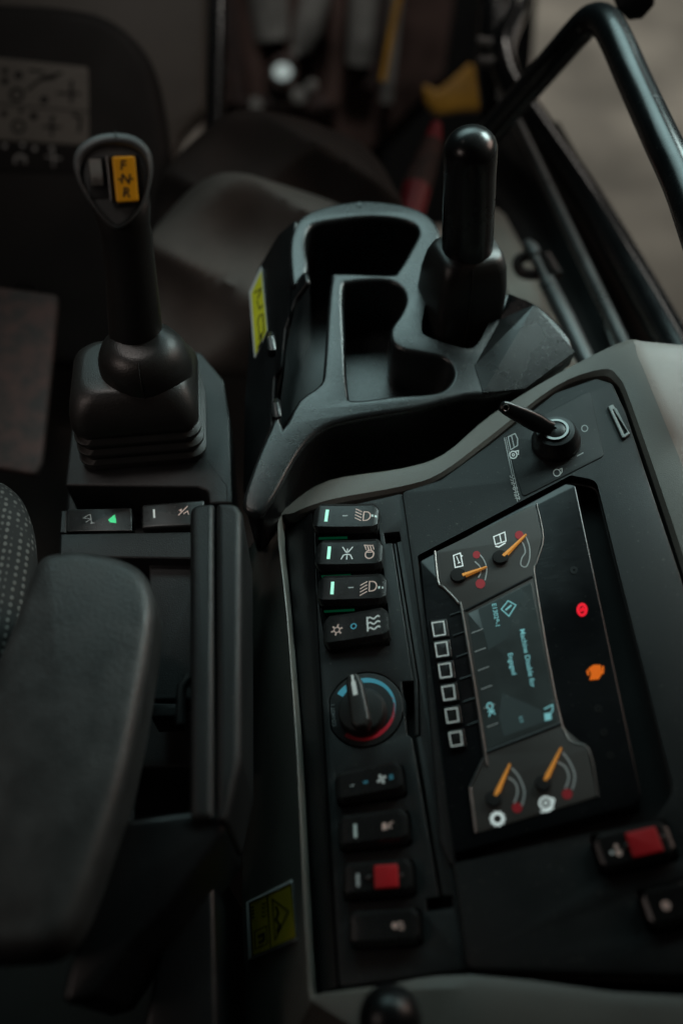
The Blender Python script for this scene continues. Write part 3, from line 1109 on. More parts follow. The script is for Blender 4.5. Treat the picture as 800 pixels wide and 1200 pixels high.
# six keys beside the screen
for k, (x, y) in enumerate([(514, 737), (517.5, 761), (521.5, 786), (525.5, 812), (529.5, 838.5), (534, 866)]):
    m = MB().plate(CON, fillet(CON.uvs([(x - 10, y - 9.5), (x + 9, y - 12), (x + 12, y + 9), (x - 7.5, y + 12)], 0.003), 0.0006), (), -0.002, 0.0034, 0.0006)
    b = m.build('key_button', M['rocker'], dsp)
    q = MB()
    q.stroke([(x - 8, y - 7), (x + 5.5, y - 9), (x + 7.5, y + 6.5), (x - 5.5, y + 8.5)], 1.5, flat(CON, 0.0036), True)
    q.build('key_outline', M['white'], b, weld=False)
    if k < 6:
        w = MB()
        w.tube([CON.at(x + 13, y - 16, 0.001), CON.at(x + 30, y - 22, 0.001)], 0.0005, 6)
        w.build('key_divider', M['smooth'], b)

# lit warning symbols behind the gloss
wmp = flat(CON, 0.0004)
q = MB()
q.arc(681.5, 714.5, 4.6, 0, 360, 3.8, wmp, 24, ry=6.2)
q.stroke([(678, 719), (682, 712), (685, 716)], 1.6, wmp)
q.arc(681.5, 714.5, 1.4, 0, 360, 2.0, wmp, 14)
q.build('warning_light', M['warnred'], dsp, weld=False)['label'] = 'glowing red warning light'
q = MB()
q.fill([(689, 783), (695, 779), (703, 779), (705, 789), (701, 796), (690, 797), (692, 790)], wmp)
q.fill([(704.5, 781), (707, 780), (707, 789), (705, 790)], wmp)
q.fill([(686.5, 786), (689, 784), (690, 791), (688, 792)], wmp)
q.build('warning_light', M['warnorange'], dsp, weld=False)['label'] = 'glowing orange engine warning light'
for x, y in ((700, 830), (707, 858), (714, 885), (672, 668)):
    q = MB()
    q.arc(x, y, 3, 0, 360, 3.0, wmp, 14)
    q.build('unlit_symbol', M['rocker'], dsp, weld=False)

# ================================================================== KEY
kb = CON.pt(ic_[0], ic_[1], 0.0178)
key = thing('ignition_key', 'black ignition key standing in the ignition switch', 'key', kb)
k0 = kb
k2 = deep(586, 475, (CON.at(640, 508, 0) - CAM_LOC).dot(ROT @ Vector((0, 0, -1))) - 0.040)
dk = (k2 - k0)
ln_ = dk.length
dk.normalize()
sk = dk.cross(CAM_LOC - k0).normalized()
tk = sk.cross(dk).normalized()
m = MB()
prof = [(0.0, 0.0036, 0.0015), (0.14, 0.0040, 0.0017), (0.20, 0.0068, 0.0042), (0.34, 0.0080, 0.0050), (0.52, 0.0078, 0.0046), (0.72, 0.0068, 0.0040), (0.90, 0.0058, 0.0036), (0.98, 0.0046, 0.0030), (1.0, 0.0028, 0.0018)]
rings = []
for t, a, b in [(0.10, 0.0072, 0.0046)] + prof[2:]:
    ce = k0 + dk * ln_ * t
    rings.append([ce + sk * (a * math.copysign(abs(math.cos(x)) ** 0.7, math.cos(x))) + tk * (b * math.copysign(abs(math.sin(x)) ** 0.7, math.sin(x))) for x in [2 * math.pi * j / 20 for j in range(20)]])
m.loft(rings).build('key_bow', M['smooth'], key)
rings = []
for t, a, b in ((-0.05, 0.0036, 0.0013), (0.15, 0.0036, 0.0013)):
    ce = k0 + dk * ln_ * t
    rings.append([ce + sk * x * a + tk * y * b for x, y in ((-1, -1), (1, -1), (1, 1), (-1, 1))])
MB().loft(rings).build('key_blade', M['chrome'], key)
rg = []
kc3 = k0 + dk * ln_ * 0.93 + tk * 0.0034
for j in range(17):
    a = 2 * math.pi * j / 16
    rg.append(kc3 + dk * 0.0026 * math.cos(a) + sk * 0.0026 * math.sin(a))
MB().tube(rg, 0.0006, 6).build('key_eyelet', M['steel'], key)

# ================================================================== CUP TRAY
tray = thing('cup_tray', 'black moulded cup holder tray between the two levers', 'cup holder', TR.at(430, 430, -0.15))
tout_px = [(340, 318), (339, 285), (346, 262), (360, 249), (386, 240), (430, 234), (480, 241), (507, 256), (517, 280), (509, 300), (520, 330), (600, 344), (642, 366), (673, 413), (612, 452), (575, 463), (545, 464), (490, 478), (440, 486), (392, 496), (366, 511), (346, 536), (322, 580), (304, 602), (284, 592), (292, 560), (306, 524), (318, 497), (326, 472), (332, 500), (350, 468), (374, 450), (379, 430), (384, 360), (388, 327), (394, 319), (455, 321), (466, 316), (483, 288), (490, 270), (476, 259), (435, 254), (380, 260), (363, 267), (358, 285), (361, 313), (352, 330), (343, 334)]
tout = [tuple(p) for p in catmull([Vector((*p, 0)) for p in TR.uvs(tout_px)], 3)]
tout = [(p[0], p[1]) for p in tout]
cup_px = [(402, 340), (411, 331), (450, 329), (468, 336), (475, 350), (469, 367), (458, 384), (459, 400), (471, 410), (496, 415), (521, 421), (531, 437), (523, 453), (505, 460), (460, 463), (416, 468), (408, 458), (404, 400)]
cup = [(p[0], p[1]) for p in catmull([Vector((*p, 0)) for p in TR.uvs(cup_px)], 4)]
poc_px = [(512, 322), (494, 352), (488, 386), (498, 398), (530, 409), (556, 412), (572, 392), (584, 352), (560, 335)]
poc = [(p[0], p[1]) for p in catmull([Vector((*p, 0)) for p in TR.uvs(poc_px)], 4)]
MB().plate(TR, tout, [cup, poc], -0.012, 0.0, 0.0044, 4).build('tray_rim', M['rim'], tray)


def well(outline, top, bot, k, name, mt, floor=True):
    c_ = (sum(p[0] for p in outline) / len(outline), sum(p[1] for p in outline) / len(outline))
    low = [(c_[0] + (p[0] - c_[0]) * k, c_[1] + (p[1] - c_[1]) * k) for p in outline]
    MB().loft([[TR.pt(*p, top) for p in outline], [TR.pt(*p, bot) for p in low]], True, False, floor).build(name, mt, tray)


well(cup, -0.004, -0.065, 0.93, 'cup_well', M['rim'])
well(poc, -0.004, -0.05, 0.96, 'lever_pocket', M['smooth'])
# ribs standing in the cup well: the round seat for a cup
cc = TR.uv(486, 428)
cr = 0.040
m = MB()
for a0_, a1_ in ((150, 330),):
    inner, outer_ = [], []
    n_ = 18
    V, Fc = [], []
    for j in range(n_ + 1):
        a = R(a0_ + (a1_ - a0_) * j / n_)
        for rr_, hh in ((cr, -0.062), (cr, -0.022), (cr + 0.004, -0.022), (cr + 0.004, -0.062)):
            V.append(TR.pt(cc[0] + rr_ * math.cos(a), cc[1] + rr_ * math.sin(a), hh))
    for j in range(n_):
        for k in range(3):
            Fc.append((4 * j + k, 4 * j + k + 1, 4 * j + 4 + k + 1, 4 * j + 4 + k))
    m.add(V, Fc)
# bin behind: walls and floor
bin_px = [(358, 285), (363, 267), (380, 260), (435, 254), (476, 259), (490, 270), (483, 288), (466, 316), (455, 321), (394, 319), (388, 327), (384, 360), (379, 430), (374, 450), (350, 468), (330, 498), (318, 500), (330, 430), (348, 345), (361, 313)]
binu = [(p[0], p[1]) for p in catmull([Vector((*p, 0)) for p in TR.uvs(bin_px)], 3)]
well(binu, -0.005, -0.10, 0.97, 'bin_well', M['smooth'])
# outer skirt of the tray
sk_top = TR.uvs([(340, 318), (339, 285), (346, 262), (360, 249), (386, 240), (430, 234), (480, 241), (507, 256), (517, 280), (530, 310), (600, 344), (642, 366), (673, 413), (612, 452), (575, 463), (545, 464), (490, 478), (440, 486), (392, 496), (366, 511), (346, 536), (322, 580), (304, 602), (284, 592), (292, 560), (306, 524), (318, 497), (330, 440)])
sk2 = [(p[0], p[1]) for p in catmull([Vector((*p, 0)) for p in sk_top], 3)]
sc_ = (sum(p[0] for p in sk2) / len(sk2), sum(p[1] for p in sk2) / len(sk2))
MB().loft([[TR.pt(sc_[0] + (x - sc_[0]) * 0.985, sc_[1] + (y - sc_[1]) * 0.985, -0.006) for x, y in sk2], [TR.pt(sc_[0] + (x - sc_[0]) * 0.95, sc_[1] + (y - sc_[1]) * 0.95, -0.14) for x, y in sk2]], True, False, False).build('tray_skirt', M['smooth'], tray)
# sloping left wall that carries the yellow label
wa, wb = TR.at(341, 268, -0.004), TR.at(346, 345, -0.004)
wc = TR.at(300, 425, -0.055)
wn = (wb - wa).cross(wc - wa)
if wn.dot(CAM_LOC - wa) < 0:
    wn = -wn
WL = Plane(wa, wn, (0, 1, 0))
MB().plate(WL, fillet(WL.uvs([(347, 256), (341, 290), (344, 332), (357, 316), (360, 330), (346, 350), (334, 385), (329, 432), (321, 440), (318, 500), (300, 545), (284, 590), (286, 470), (292, 390), (300, 318), (325, 275)]), 0.006), (), -0.006, 0.0, 0.002).build('tray_wall', M['smooth'], tray)
lb = MB().plate(WL, fillet(WL.uvs([(307, 312), (314, 388), (299, 421), (293, 343)]), 0.001), (), 0.0003, 0.0012, 0.0002).build('tray_label', M['greyp'], tray)
lb['label'] = 'bright yellow sticker on the tray wall'
wmp2 = flat(WL, 0.0015)
MB().fill([(306, 317), (312.5, 387), (299.3, 416), (294.4, 344)], wmp2).build('label_ground', M['yellow'], lb)
wmp2 = flat(WL, 0.0018)
q = MB()
q.stroke([(298, 343), (306, 338), (302, 350)], 1.5, wmp2)
q.stroke([(301, 352), (304, 362), (308, 357)], 1.2, wmp2)
q.stroke([(304, 370), (308, 368), (309, 388), (304, 394), (302, 376)], 1.2, wmp2, True)
q.stroke([(303, 398), (307, 392), (305, 402), (302, 408)], 1.6, wmp2)
q.build('label_print', M['blackp'], lb, weld=False)
# upright finger at the front of the bin
for x, y, w_ in ((324, 478, 5), (318, 400, 4)):
    m = MB()
    m.tube([TR.at(x, y + 14, -0.012), TR.at(x, y + 8, 0.0005), TR.at(x, y - 2, 0.0005), TR.at(x, y - 8, -0.006)], [0.0045, 0.0045, 0.0045, 0.003], 10)
    m.build('tray_finger', M['rim'], tray)
# raised wing to the right
wg = [(596, 344, 0.016), (626, 357, 0.018), (673, 412, 0.005), (615, 455, 0.0008), (566, 460, 0.0008), (556, 428, 0.0008), (586, 374, 0.0008)]
wt = [TR.at(x, y, h_) for x, y, h_ in wg]
wb_ = [TR.at(x, y, h_) - TR.n * (h_ + 0.015) for x, y, h_ in wg]
MB().add(wt, [(0, 1, 6), (1, 5, 6), (1, 4, 5), (1, 2, 3), (1, 3, 4)]).loft([wt, wb_], True, False, False).build('tray_fin', M['rim'], tray, 12)
q = MB()
nb_ = TR.uv(421, 240)
q.lathe(TR, nb_[0], nb_[1], [(0.0035, 0.0002), (0.0030, 0.0009), (0.0012, 0.0009)], 16)
q.build('tray_screw', M['smooth'], tray)

# ================================================================== RIGHT LEVER
lb_ = TR.at(534, 378, -0.03)
lev = thing('parking_lever', 'black lever with plain rounded grip standing in the tray right of the cup holder', 'lever', lb_)


def on_y(px, py, y):
    d_ = ray(px, py)
    return CAM_LOC + d_ * ((y - CAM_LOC.y) / d_.y)


ltop = on_y(551, 176, lb_.y - 0.005)
lmid = on_y(547, 298, lb_.y)
ax = (ltop - lmid).normalized()
dep = lambda p_: (p_ - CAM_LOC).dot(ROT @ Vector((0, 0, -1)))
r_l = 31.5 / F * dep(lmid)
r_t = 31.5 / F * dep(ltop)
path, rad = [], []
L_ = (ltop - lmid).length
for k in range(19):
    s = k / 18
    path.append(lmid + ax * L_ * s - ax * 0.03 * (1 - s))
    rad.append((r_l * 0.96 * (1 - s) + r_t * s) * (1 + 0.007 * math.sin(s * 21) * (1 if 0.25 < s < 0.95 else 0.2)))
for k in range(1, 9):
    a = math.pi / 2 * k / 8
    path.append(ltop + ax * r_t * 0.85 * math.sin(a))
    rad.append(max(0.0006, r_t * math.cos(a)))
MB().tube(path, rad, 28).build('lever_grip', M['grip'], lev)


def boxring(ce, hx_, hy_, z_, rr_, tw=0.0, n=7):
    """rounded rectangle ring, horizontal, centre ce"""
    out = []
    for sx, sy, a0_ in ((1, 1, 0), (-1, 1, 90), (-1, -1, 180), (1, -1, 270)):
        for k in range(n):
            a = R(a0_ + 90 * k / (n - 1))
            x = sx * (hx_ - rr_) + rr_ * math.cos(a)
            y = sy * (hy_ - rr_) + rr_ * math.sin(a)
            out.append(Vector((ce.x + x * math.cos(tw) - y * math.sin(tw), ce.y + x * math.sin(tw) + y * math.cos(tw), ce.z + z_)))
    return out


hb_ = lmid.z - lb_.z
rings = []
tw_ = R(12)
for s, hx_, hy_, r_ in ((0, 0.034, 0.036, 0.010), (0.25, 0.0345, 0.036, 0.010), (0.7, 0.034, 0.033, 0.011), (0.93, 0.0325, 0.029, 0.012), (1.05, 0.030, 0.026, 0.014), (1.10, 0.026, 0.022, 0.014)):
    ce = lb_.lerp(lmid, s)
    ce = Vector((ce.x, ce.y, lb_.z))
    rings.append(boxring(ce, hx_, hy_, hb_ * s, r_, tw_))
bt = MB().loft(rings).build('lever_boot', M['rubber'], lev, 50)
seam = []
for s, hx_, hy_ in ((0.05, 0.034, 0.036), (0.3, 0.0345, 0.036), (0.7, 0.034, 0.033), (0.93, 0.0325, 0.029), (1.05, 0.030, 0.026)):
    ce = lb_.lerp(lmid, s)
    x, y = -0.006, -hy_ - 0.0002
    seam.append(Vector((ce.x + x * math.cos(tw_) - y * math.sin(tw_), ce.y + x * math.sin(tw_) + y * math.cos(tw_), lb_.z + hb_ * s)))
MB().tube(catmull(seam, 4, False), 0.0006, 6).build('moulding_seam', M['rubber'], bt)

# ================================================================== LEFT LEVER POD
pod = thing('lever_pod', 'black plastic pod under the forward reverse lever with two small switches', 'control pod', POD.at(170, 540, -0.3))
pod_px = [(99, 418), (130, 405), (235, 412), (262, 445), (269, 490), (273, 590), (245, 590), (243, 575), (232, 571), (76, 569), (84, 500)]
MB().plate(POD, fillet(POD.uvs(pod_px), [0.004, 0.01, 0.01, 0.01, 0.01, 0.002, 0.003, 0.006, 0.004, 0.003, 0.0]), (), -0.05, 0.0, 0.0025).build('pod_top', M['plastic'], pod)
MB().plate(POD, fillet(POD.uvs([(78, 560), (268, 575), (285, 640), (282, 900), (70, 900), (72, 640)], -0.05), 0.01), (), -0.28, -0.055, 0.004).build('pod_body', M['plastic'], pod)
MB().plate(POD, fillet(POD.uvs([(95, 440), (255, 440), (268, 570), (80, 570)], -0.05), 0.01), (), -0.28, -0.045, 0.004).build('pod_front', M['smooth'], pod)
MB().plate(POD, fillet(POD.uvs([(70, 625), (270, 622), (272, 656), (69, 653)]), 0.002), (), -0.05, 0.0, 0.0022).build('pod_ledge', M['plastic'], pod)
MB().plate(POD, fillet(POD.uvs([(72, 598), (78, 598), (77, 624), (70, 624)]), 0.0005), (), -0.03, -0.0005, 0.001).build('pod_edge', M['plastic'], pod)
MB().plate(POD, fillet(POD.uvs([(174, 658), (240, 658), (240, 821), (178, 821)], -0.012), 0.003), (), -0.04, -0.012, 0.002).build('lower_panel', M['plastic'], pod)
MB().plate(POD, fillet(POD.uvs([(177, 824), (212, 824), (210, 840), (176, 841)], -0.004), 0.002), (), -0.04, -0.004, 0.0015).build('lower_step', M['plastic'], pod)
q = MB()
q.stroke([(243, 540), (266, 570), (266, 588)], 1.1, flat(POD, 0.0002))
q.build('pod_groove', M['hollow'], pod)
# two switches in the recess
fr1 = MB().plate(POD, fillet(POD.uvs([(79, 597), (154, 595), (155, 622), (78, 623)], -0.004), 0.001), (), -0.02, -0.004, 0.0008).build('flat_switch', M['rocker'], pod)
fr1['label'] = 'flat switch with green lit bucket symbol'
pm = flat(POD, -0.0038)
q = MB()
q.stroke([(101, 612), (107, 608), (98, 607), (104, 603.5), (106, 603), (107.5, 612), (109, 613)], 0.9, pm)
q.stroke([(106, 613.5), (111, 612.5)], 0.8, pm)
q.build('bucket_symbol', M['greyp'], fr1, weld=False)
q = MB()
q.fill([(127, 609), (133, 604), (136, 607), (136.5, 613), (129, 612)], pm)
q.fill([(133, 604), (135, 603), (135.5, 606)], pm)
q.build('lit_symbol', M['greenlit'], fr1, weld=False)
fr2 = MB()
rg_ = []
for (a, b, h_) in (((165, 588), (232, 585), 0.006), ((165, 588), (232, 585), -0.02)):
    pass
fr2.plate(POD, fillet(POD.uvs([(166, 592), (240, 586), (240, 616), (166, 620)], 0.002), 0.003), (), -0.02, 0.003, 0.002)
fr2 = fr2.build('rocker_switch', M['rocker'], pod)
fr2['label'] = 'rocker switch with white bar in the lever pod'
pm = flat(POD, 0.0032)
q = MB()
q.stroke([(180.5, 597), (181, 607)], 2.4, pm)
q.build('switch_mark', M['white'], fr2, weld=False)
q = MB()
q.stroke([(209, 604), (220, 593)], 1.2, pm)
q.fill([(209, 598), (213, 596), (213, 600)], pm)
q.stroke([(215, 602), (220, 599), (221, 603)], 1.2, pm)
q.build('arm_symbol', M['pinkp'], fr2, weld=False)

# ================================================================== FORWARD / REVERSE LEVER
jb = POD.at(171, 500, 0.0)
joy = thing('direction_lever', 'black lever with teardrop head and yellow FNR switch on a ribbed boot', 'gear lever', jb)
wpx = dep(POD.at(170, 520)) / F                 # metres per photo pixel near the boot
bh = 70 * wpx
rings = []
prof = [(0.000, 1.00, 1.00, 0.3)]
for k in range(3):
    z0 = 0.002 + 0.0125 * k
    prof += [(z0, 1.0 - 0.012 * k, 1.0 - 0.012 * k, 0.3), (z0 + 0.0035, 1.03 - 0.012 * k, 1.03 - 0.012 * k, 0.3), (z0 + 0.0065, 1.03 - 0.012 * k, 1.03 - 0.012 * k, 0.3), (z0 + 0.0085, 0.955 - 0.012 * k, 0.955 - 0.012 * k, 0.3), (z0 + 0.011, 0.955 - 0.012 * k, 0.955 - 0.012 * k, 0.3)]
prof += [(0.041, 0.99, 0.99, 0.32), (0.046, 1.0, 1.0, 0.34), (0.055, 0.99, 0.96, 0.36), (0.063, 0.96, 0.90, 0.42), (0.071, 0.90, 0.80, 0.5), (0.077, 0.82, 0.70, 0.6), (0.079, 0.70, 0.60, 0.7)]
for z_, kx, ky, rr_ in prof:
    ce = jb + Vector((0.0 + z_ * 0.0, 0.004 * z_ / 0.1, 0))
    hx_, hy_ = bh * kx, bh * 0.86 * ky
    rings.append(boxring(ce, hx_, hy_, z_, min(hx_, hy_) * rr_ * 0.98, R(1)))
MB().loft(rings).build('boot', M['rubber'], joy, 60)
# round collar on top of the boot
ctop = on_y(165, 404, jb.y + 0.002)
cz = ctop.z - jb.z
ch = Plane(ctop - Vector((0, 0, 0.022)), (0.0, -0.18, 1.0))
cr_ = 55 / F * dep(ctop)
col = MB().lathe(ch, 0, 0, [(cr_ * 0.98, -0.012), (cr_, 0.0), (cr_ * 0.97, 0.010), (cr_ * 0.88, 0.019), (cr_ * 0.72, 0.026), (cr_ * 0.55, 0.030), (cr_ * 0.4, 0.031), (cr_ * 0.02, 0.031)], 40, 1.0, 0.9).build('collar', M['rubber'], joy)
q = MB()
q.tube(catmull([ch.pt(0.0, -cr_ * 0.9 * k_ - 0.0003, h_ + 0.0001) for k_, h_ in ((1.0, 0.0), (0.97, 0.010), (0.88, 0.019), (0.72, 0.026), (0.58, 0.0300))], 3, False), 0.0005, 6)
q.build('collar_seam', M['hollow'], col)
# shaft
sh0 = on_y(157, 398, jb.y)
hd = on_y(135, 215, jb.y + 0.01)
nF = ((CAM_LOC - hd).normalized() + Vector((0.0, 0.0, 0.10))).normalized()
HEAD = Plane(hd, nF, (1, 0, 0.0))
sh_px = [((158, 400), 31.5), ((156, 370), 31), ((153, 335), 30), ((149, 300), 30), ((148, 285), 30)]
rings = []
for (x, y), hw in sh_px:
    p_ = on_y(x, y, jb.y + 0.010 * (400 - y) / 200)
    wq = hw / F * dep(p_)
    back = Vector((0, 1, 0)) * (wq * 0.55)
    rings.append([p_ + back + Vector((wq * math.cos(a), wq * 0.85 * math.sin(a), 0)) for a in [2 * math.pi * j / 28 for j in range(28)]])
for (x, y), hw, hb in (((145.5, 262), 30, -0.020), ((143, 243), 33, -0.021), ((139, 222), 35, -0.022), ((137, 200), 32, -0.024)):
    p_ = HEAD.at(x, y, hb)
    wq = hw / F * dep(p_)
    rings.append([p_ + HEAD.u * (wq * math.cos(a)) - HEAD.n * (wq * 0.6 * math.sin(a)) for a in [2 * math.pi * j / 28 for j in range(28)]])
MB().loft(rings).build('lever_shaft', M['rubber'], joy, 60)
# head
head_px = [(135, 153), (158, 157), (174, 170), (180, 188), (179, 208), (172, 232), (160, 252), (145, 266), (132, 267), (116, 252), (100, 230), (89, 208), (85, 188), (91, 170), (110, 157)]
hu_ = [(p[0], p[1]) for p in catmull([Vector((*p, 0)) for p in HEAD.uvs(head_px)], 4)]
hm = MB()
Pn = [Vector(p) for p in hu_]
cen = sum(Pn, Vector((0, 0))) / len(Pn)
rings = []
for k_, h_ in ((0.55, -0.060), (0.80, -0.050), (0.95, -0.034), (1.0, -0.018), (0.995, -0.009), (0.965, -0.003), (0.92, 0.0), (0.87, 0.0005), (0.84, -0.0008), (0.815, -0.004)):
    rings.append([HEAD.pt(*(cen + (p - cen) * k_ + Vector((0, -0.024 * (1 - k_) if h_ > -0.02 else 0.0))), h_) for p in Pn])
hm.loft(rings).build('lever_head', M['headp'], joy, 60)
fp = [tuple(cen + (p - cen) * 0.81 + Vector((0, -0.0040))) for p in Pn]
MB().plate(HEAD, fp, (), -0.006, -0.0022, 0.0006).build('head_face', M['headp'], joy)
q = MB()
q.tube([HEAD.at(135.5, 153.5, -0.006), HEAD.at(135.8, 157, 0.0002), HEAD.at(136, 160, 0.0005), HEAD.at(136, 165, -0.0008)], 0.0004, 6)
q.build('head_seam', M['hollow'], joy)
# yellow switch
yb = fillet(HEAD.uvs([(129, 181), (162, 181), (166, 241), (134, 243)]), 0.002)
MB().plate(HEAD, yb, (), -0.004, -0.0010, 0.0005).build('switch_frame', M['hollow'], joy)
ys = MB().plate(HEAD, fillet(HEAD.uvs([(131.5, 183.5), (158, 182.5), (163, 236), (137, 237.5)], 0.002), 0.0022), (), -0.002, 0.0022, 0.0009).build('direction_switch', M['amber'], joy)
ys['label'] = 'yellow rocker lettered F N R'
ym = flat(HEAD, 0.0024)
q = MB()
q.text('F', ym, 144.5, 194, 16, 4, -1, 0.3)
q.text('N', ym, 147.5, 210, 16, 4, -1, 0.3)
q.text('R', ym, 148.5, 226, 16, 4, -1, 0.3)
q.fill([(138, 210), (140, 208.5), (142, 210), (140, 211.5)], ym)
q.fill([(153, 209.5), (155, 208), (157, 209.5), (155, 211)], ym)
q.build('switch_lettering', M['blackp'], ys, weld=False)
# thumb wheel in its slot
MB().plate(HEAD, fillet(HEAD.uvs([(104, 184), (124, 183), (127, 232), (106, 233)]), 0.001), (), -0.004, -0.0016, 0.0004).build('wheel_slot', M['hollow'], joy)
MB().plate(HEAD, fillet(HEAD.uvs([(124.5, 183), (128, 182.5), (133, 235), (130, 236)]), 0.0004), (), -0.004, 0.0008, 0.0004).build('wheel_fence', M['chrome'], joy)
wc_ = HEAD.at(113.5, 203, -0.010)
wv = (HEAD.at(114.5, 212, -0.010) - HEAD.at(112.5, 194, -0.010)).normalized()
wu_ = HEAD.n.cross(wv).normalized()
ww_ = (HEAD.at(120.5, 203) - HEAD.at(106.5, 203)).length / 2
ring0, ring1 = [], []
NT = 72
for k in range(NT):
    a = 2 * math.pi * k / NT
    rr_ = 0.0125 if k % 2 else 0.0116
    dv = HEAD.n * math.cos(a) * rr_ + wv * math.sin(a) * rr_
    ring0.append(wc_ - wu_ * ww_ + dv)
    ring1.append(wc_ + wu_ * ww_ + dv)
MB().loft([ring0, ring1]).build('thumb_wheel', M['pale'], joy, 20)

# ================================================================== ARMREST AND ITS BRACKET
arm = thing('armrest', 'padded grey black armrest in the lower left, long and round cornered', 'armrest', ARM.at(80, 860, -0.05))
arm_px = [(72, 641), (110, 642), (150, 653), (172, 672), (181, 705), (178, 745), (165, 820), (146, 910), (118, 1000), (88, 1075), (60, 1108), (20, 1118), (-60, 1118), (-90, 1090), (-70, 980), (-30, 830), (15, 720), (40, 655)]
au = [(p[0], p[1]) for p in catmull([Vector((*p, 0)) for p in ARM.uvs(arm_px)], 4)]
MB().pillow(ARM, au, -0.040, 0.0, 0.012, 0.004).build('armrest_pad', M['pad'], arm, 60)
ac = Vector(ARM.uv(60, 880))
MB().plate(ARM, [tuple(ac + (Vector(p) - ac) * 0.93) for p in au], (), -0.060, -0.038, 0.004).build('armrest_base', M['smooth'], arm)

BR = Plane(deep(250, 760, 0.60), (0.0, -0.03, 1))
br = thing('armrest_bracket', 'tall black plastic upright beside the armrest with a seam down its face', 'armrest bracket', BR.at(250, 780, -0.1))
MB().plate(BR, fillet(BR.uvs([(222, 590), (251.4, 588), (251.6, 962), (222, 962)]), [0.009, 0.004, 0.004, 0.006]), (), -0.10, 0.0, 0.0055, 4).build('left_cover', M['plastic'], br)
MB().plate(BR, fillet(BR.uvs([(252.6, 588), (277, 588), (284, 600), (283, 890), (266, 965), (252.6, 962)]), [0.004, 0.009, 0.006, 0.01, 0.006, 0.004]), (), -0.10, 0.0, 0.0055, 4).build('right_cover', M['plastic'], br)
MB().plate(BR, fillet(BR.uvs([(266, 950), (262, 975), (240, 1005), (195, 1066), (150, 1112), (112, 1168), (70, 1180), (100, 1060), (150, 960), (222, 950)], -0.006), 0.006), (), -0.12, -0.006, 0.004).build('bracket_foot', M['smooth'], br)
MB().plate(BR, fillet(BR.uvs([(150, 1290), (196, 1070), (250, 985), (258, 1300)], -0.08), 0.006), (), -0.3, -0.08, 0.004).build('bracket_base', M['smooth'], br)
m = MB()
m.tube([BR.at(157, 900, -0.03), BR.at(152, 1000, -0.03)], 0.0018, 8)
m.build('bracket_rod', M['plastic'], br)
m = MB()
m.tube([BR.at(212, 850, -0.02), BR.at(213, 806, -0.02), BR.at(222, 795, -0.02)], 0.004, 10)
m.build('bracket_pin', M['plastic'], br)

# ================================================================== SEAT
ST = Plane(deep(0, 680, 0.66), (0.25, 0, 1))
seat = thing('seat', 'seat cushion edge in dotted woven cloth left of the armrest', 'seat', ST.at(-40, 700, -0.1))
st_px = [(-10, 548), (18, 560), (34, 585), (42, 622), (40, 665), (30, 720), (16, 790), (-10, 900), (-80, 1200), (-300, 1200), (-300, 560), (-100, 545)]
su_ = [(p[0], p[1]) for p in catmull([Vector((*p, 0)) for p in ST.uvs(st_px)], 4)]
MB().pillow(ST, su_, -0.10, 0.0, 0.028, 0.004).build('seat_cushion', M['weave'], seat, 60)

# ================================================================== PEDAL
PE = Plane(deep(30, 450, 1.08), (0.0, -0.30, 1))
pe = thing('pedal', 'dusty reddish brown pedal on the floor beside the lever pod', 'pedal', PE.at(30, 450, -0.05))
MB().plate(PE, fillet(PE.uvs([(0, 336), (68, 345), (48, 540), (40, 556), (-20, 545), (-30, 340)]), 0.008), (), -0.014, 0.0, 0.004).build('pedal_plate', M['pedal'], pe)
MB().tube([PE.at(30, 380, -0.012), PE.at(30, 340, -0.16)], 0.014, 12).build('pedal_arm', M['smooth'], pe)

# ================================================================== BACKGROUND OF THE CAB
DA = Plane(deep(100, 130, 1.30), (0.05, -0.72, 0.69))
da = thing('dashboard', 'black dashboard cowl in a pale grey surround, top left', 'dashboard', DA.at(100, 200, -0.2))
MB().plate(DA, fillet(DA.uvs([(-200, -120), (243, -120), (240, 128), (212, 160), (198, 200), (196, 420), (-200, 420)], -0.04), 0.03), (), -0.10, -0.04, 0.01).build('dash_surround', M['trim'], da)
MB().plate(DA, [(p[0], p[1]) for p in catmull([Vector((*p, 0)) for p in DA.uvs([(-220, 0), (-100, 0), (40, 2), (110, 12), (150, 35), (178, 72), (193, 130), (200, 210), (196, 300), (180, 420), (-50, 430), (-220, 430)])], 4)], (), -0.12, 0.0, 0.022, 4).build('dash_cowl', M['dash'], da)
dst = MB().plate(DA, fillet(DA.uvs([(-60, 62), (104, 79), (105, 171), (-60, 160)]), 0.005), (), 0.0005, 0.002, 0.0005).build('dash_chart', M['sticker'], da)
dst['label'] = 'pale chart with rows of dark control symbols'
dm_ = flat(DA, 0.0025)
q = MB()
q.stroke([(-60, 117), (105, 131)], 1.8, dm_)
q.arc(20, 111, 7, 0, 360, 4, dm_, 14)
q.arc(22, 148, 7, 0, 360, 3.5, dm_, 14)
for x, y, r in ((6, 83, 4), (6, 95, 4.5), (22, 88, 5), (5, 133, 4), (40, 136, 5), (52, 117, 5), (25, 130, 3), (62, 138, 3)):
    q.arc(x, y, r / 2, 0, 360, r, dm_, 12)
q.stroke([(32, 106), (45, 95), (60, 89), (74, 85)], 3.5, dm_)
q.stroke([(34, 82), (52, 84)], 3, dm_)
q.stroke([(48, 92), (66, 90)], 6, dm_)
q.stroke([(67, 109), (95, 110)], 3, dm_)
q.stroke([(84, 94), (84, 121)], 4, dm_)
q.stroke([(50, 148), (72, 149)], 3.2, dm_)
q.stroke([(61, 138), (61, 160)], 3.4, dm_)
q.stroke([(85, 134), (95, 138), (93, 155)], 4, dm_)
q.build('chart_print', M['blackp'], dst, weld=False)
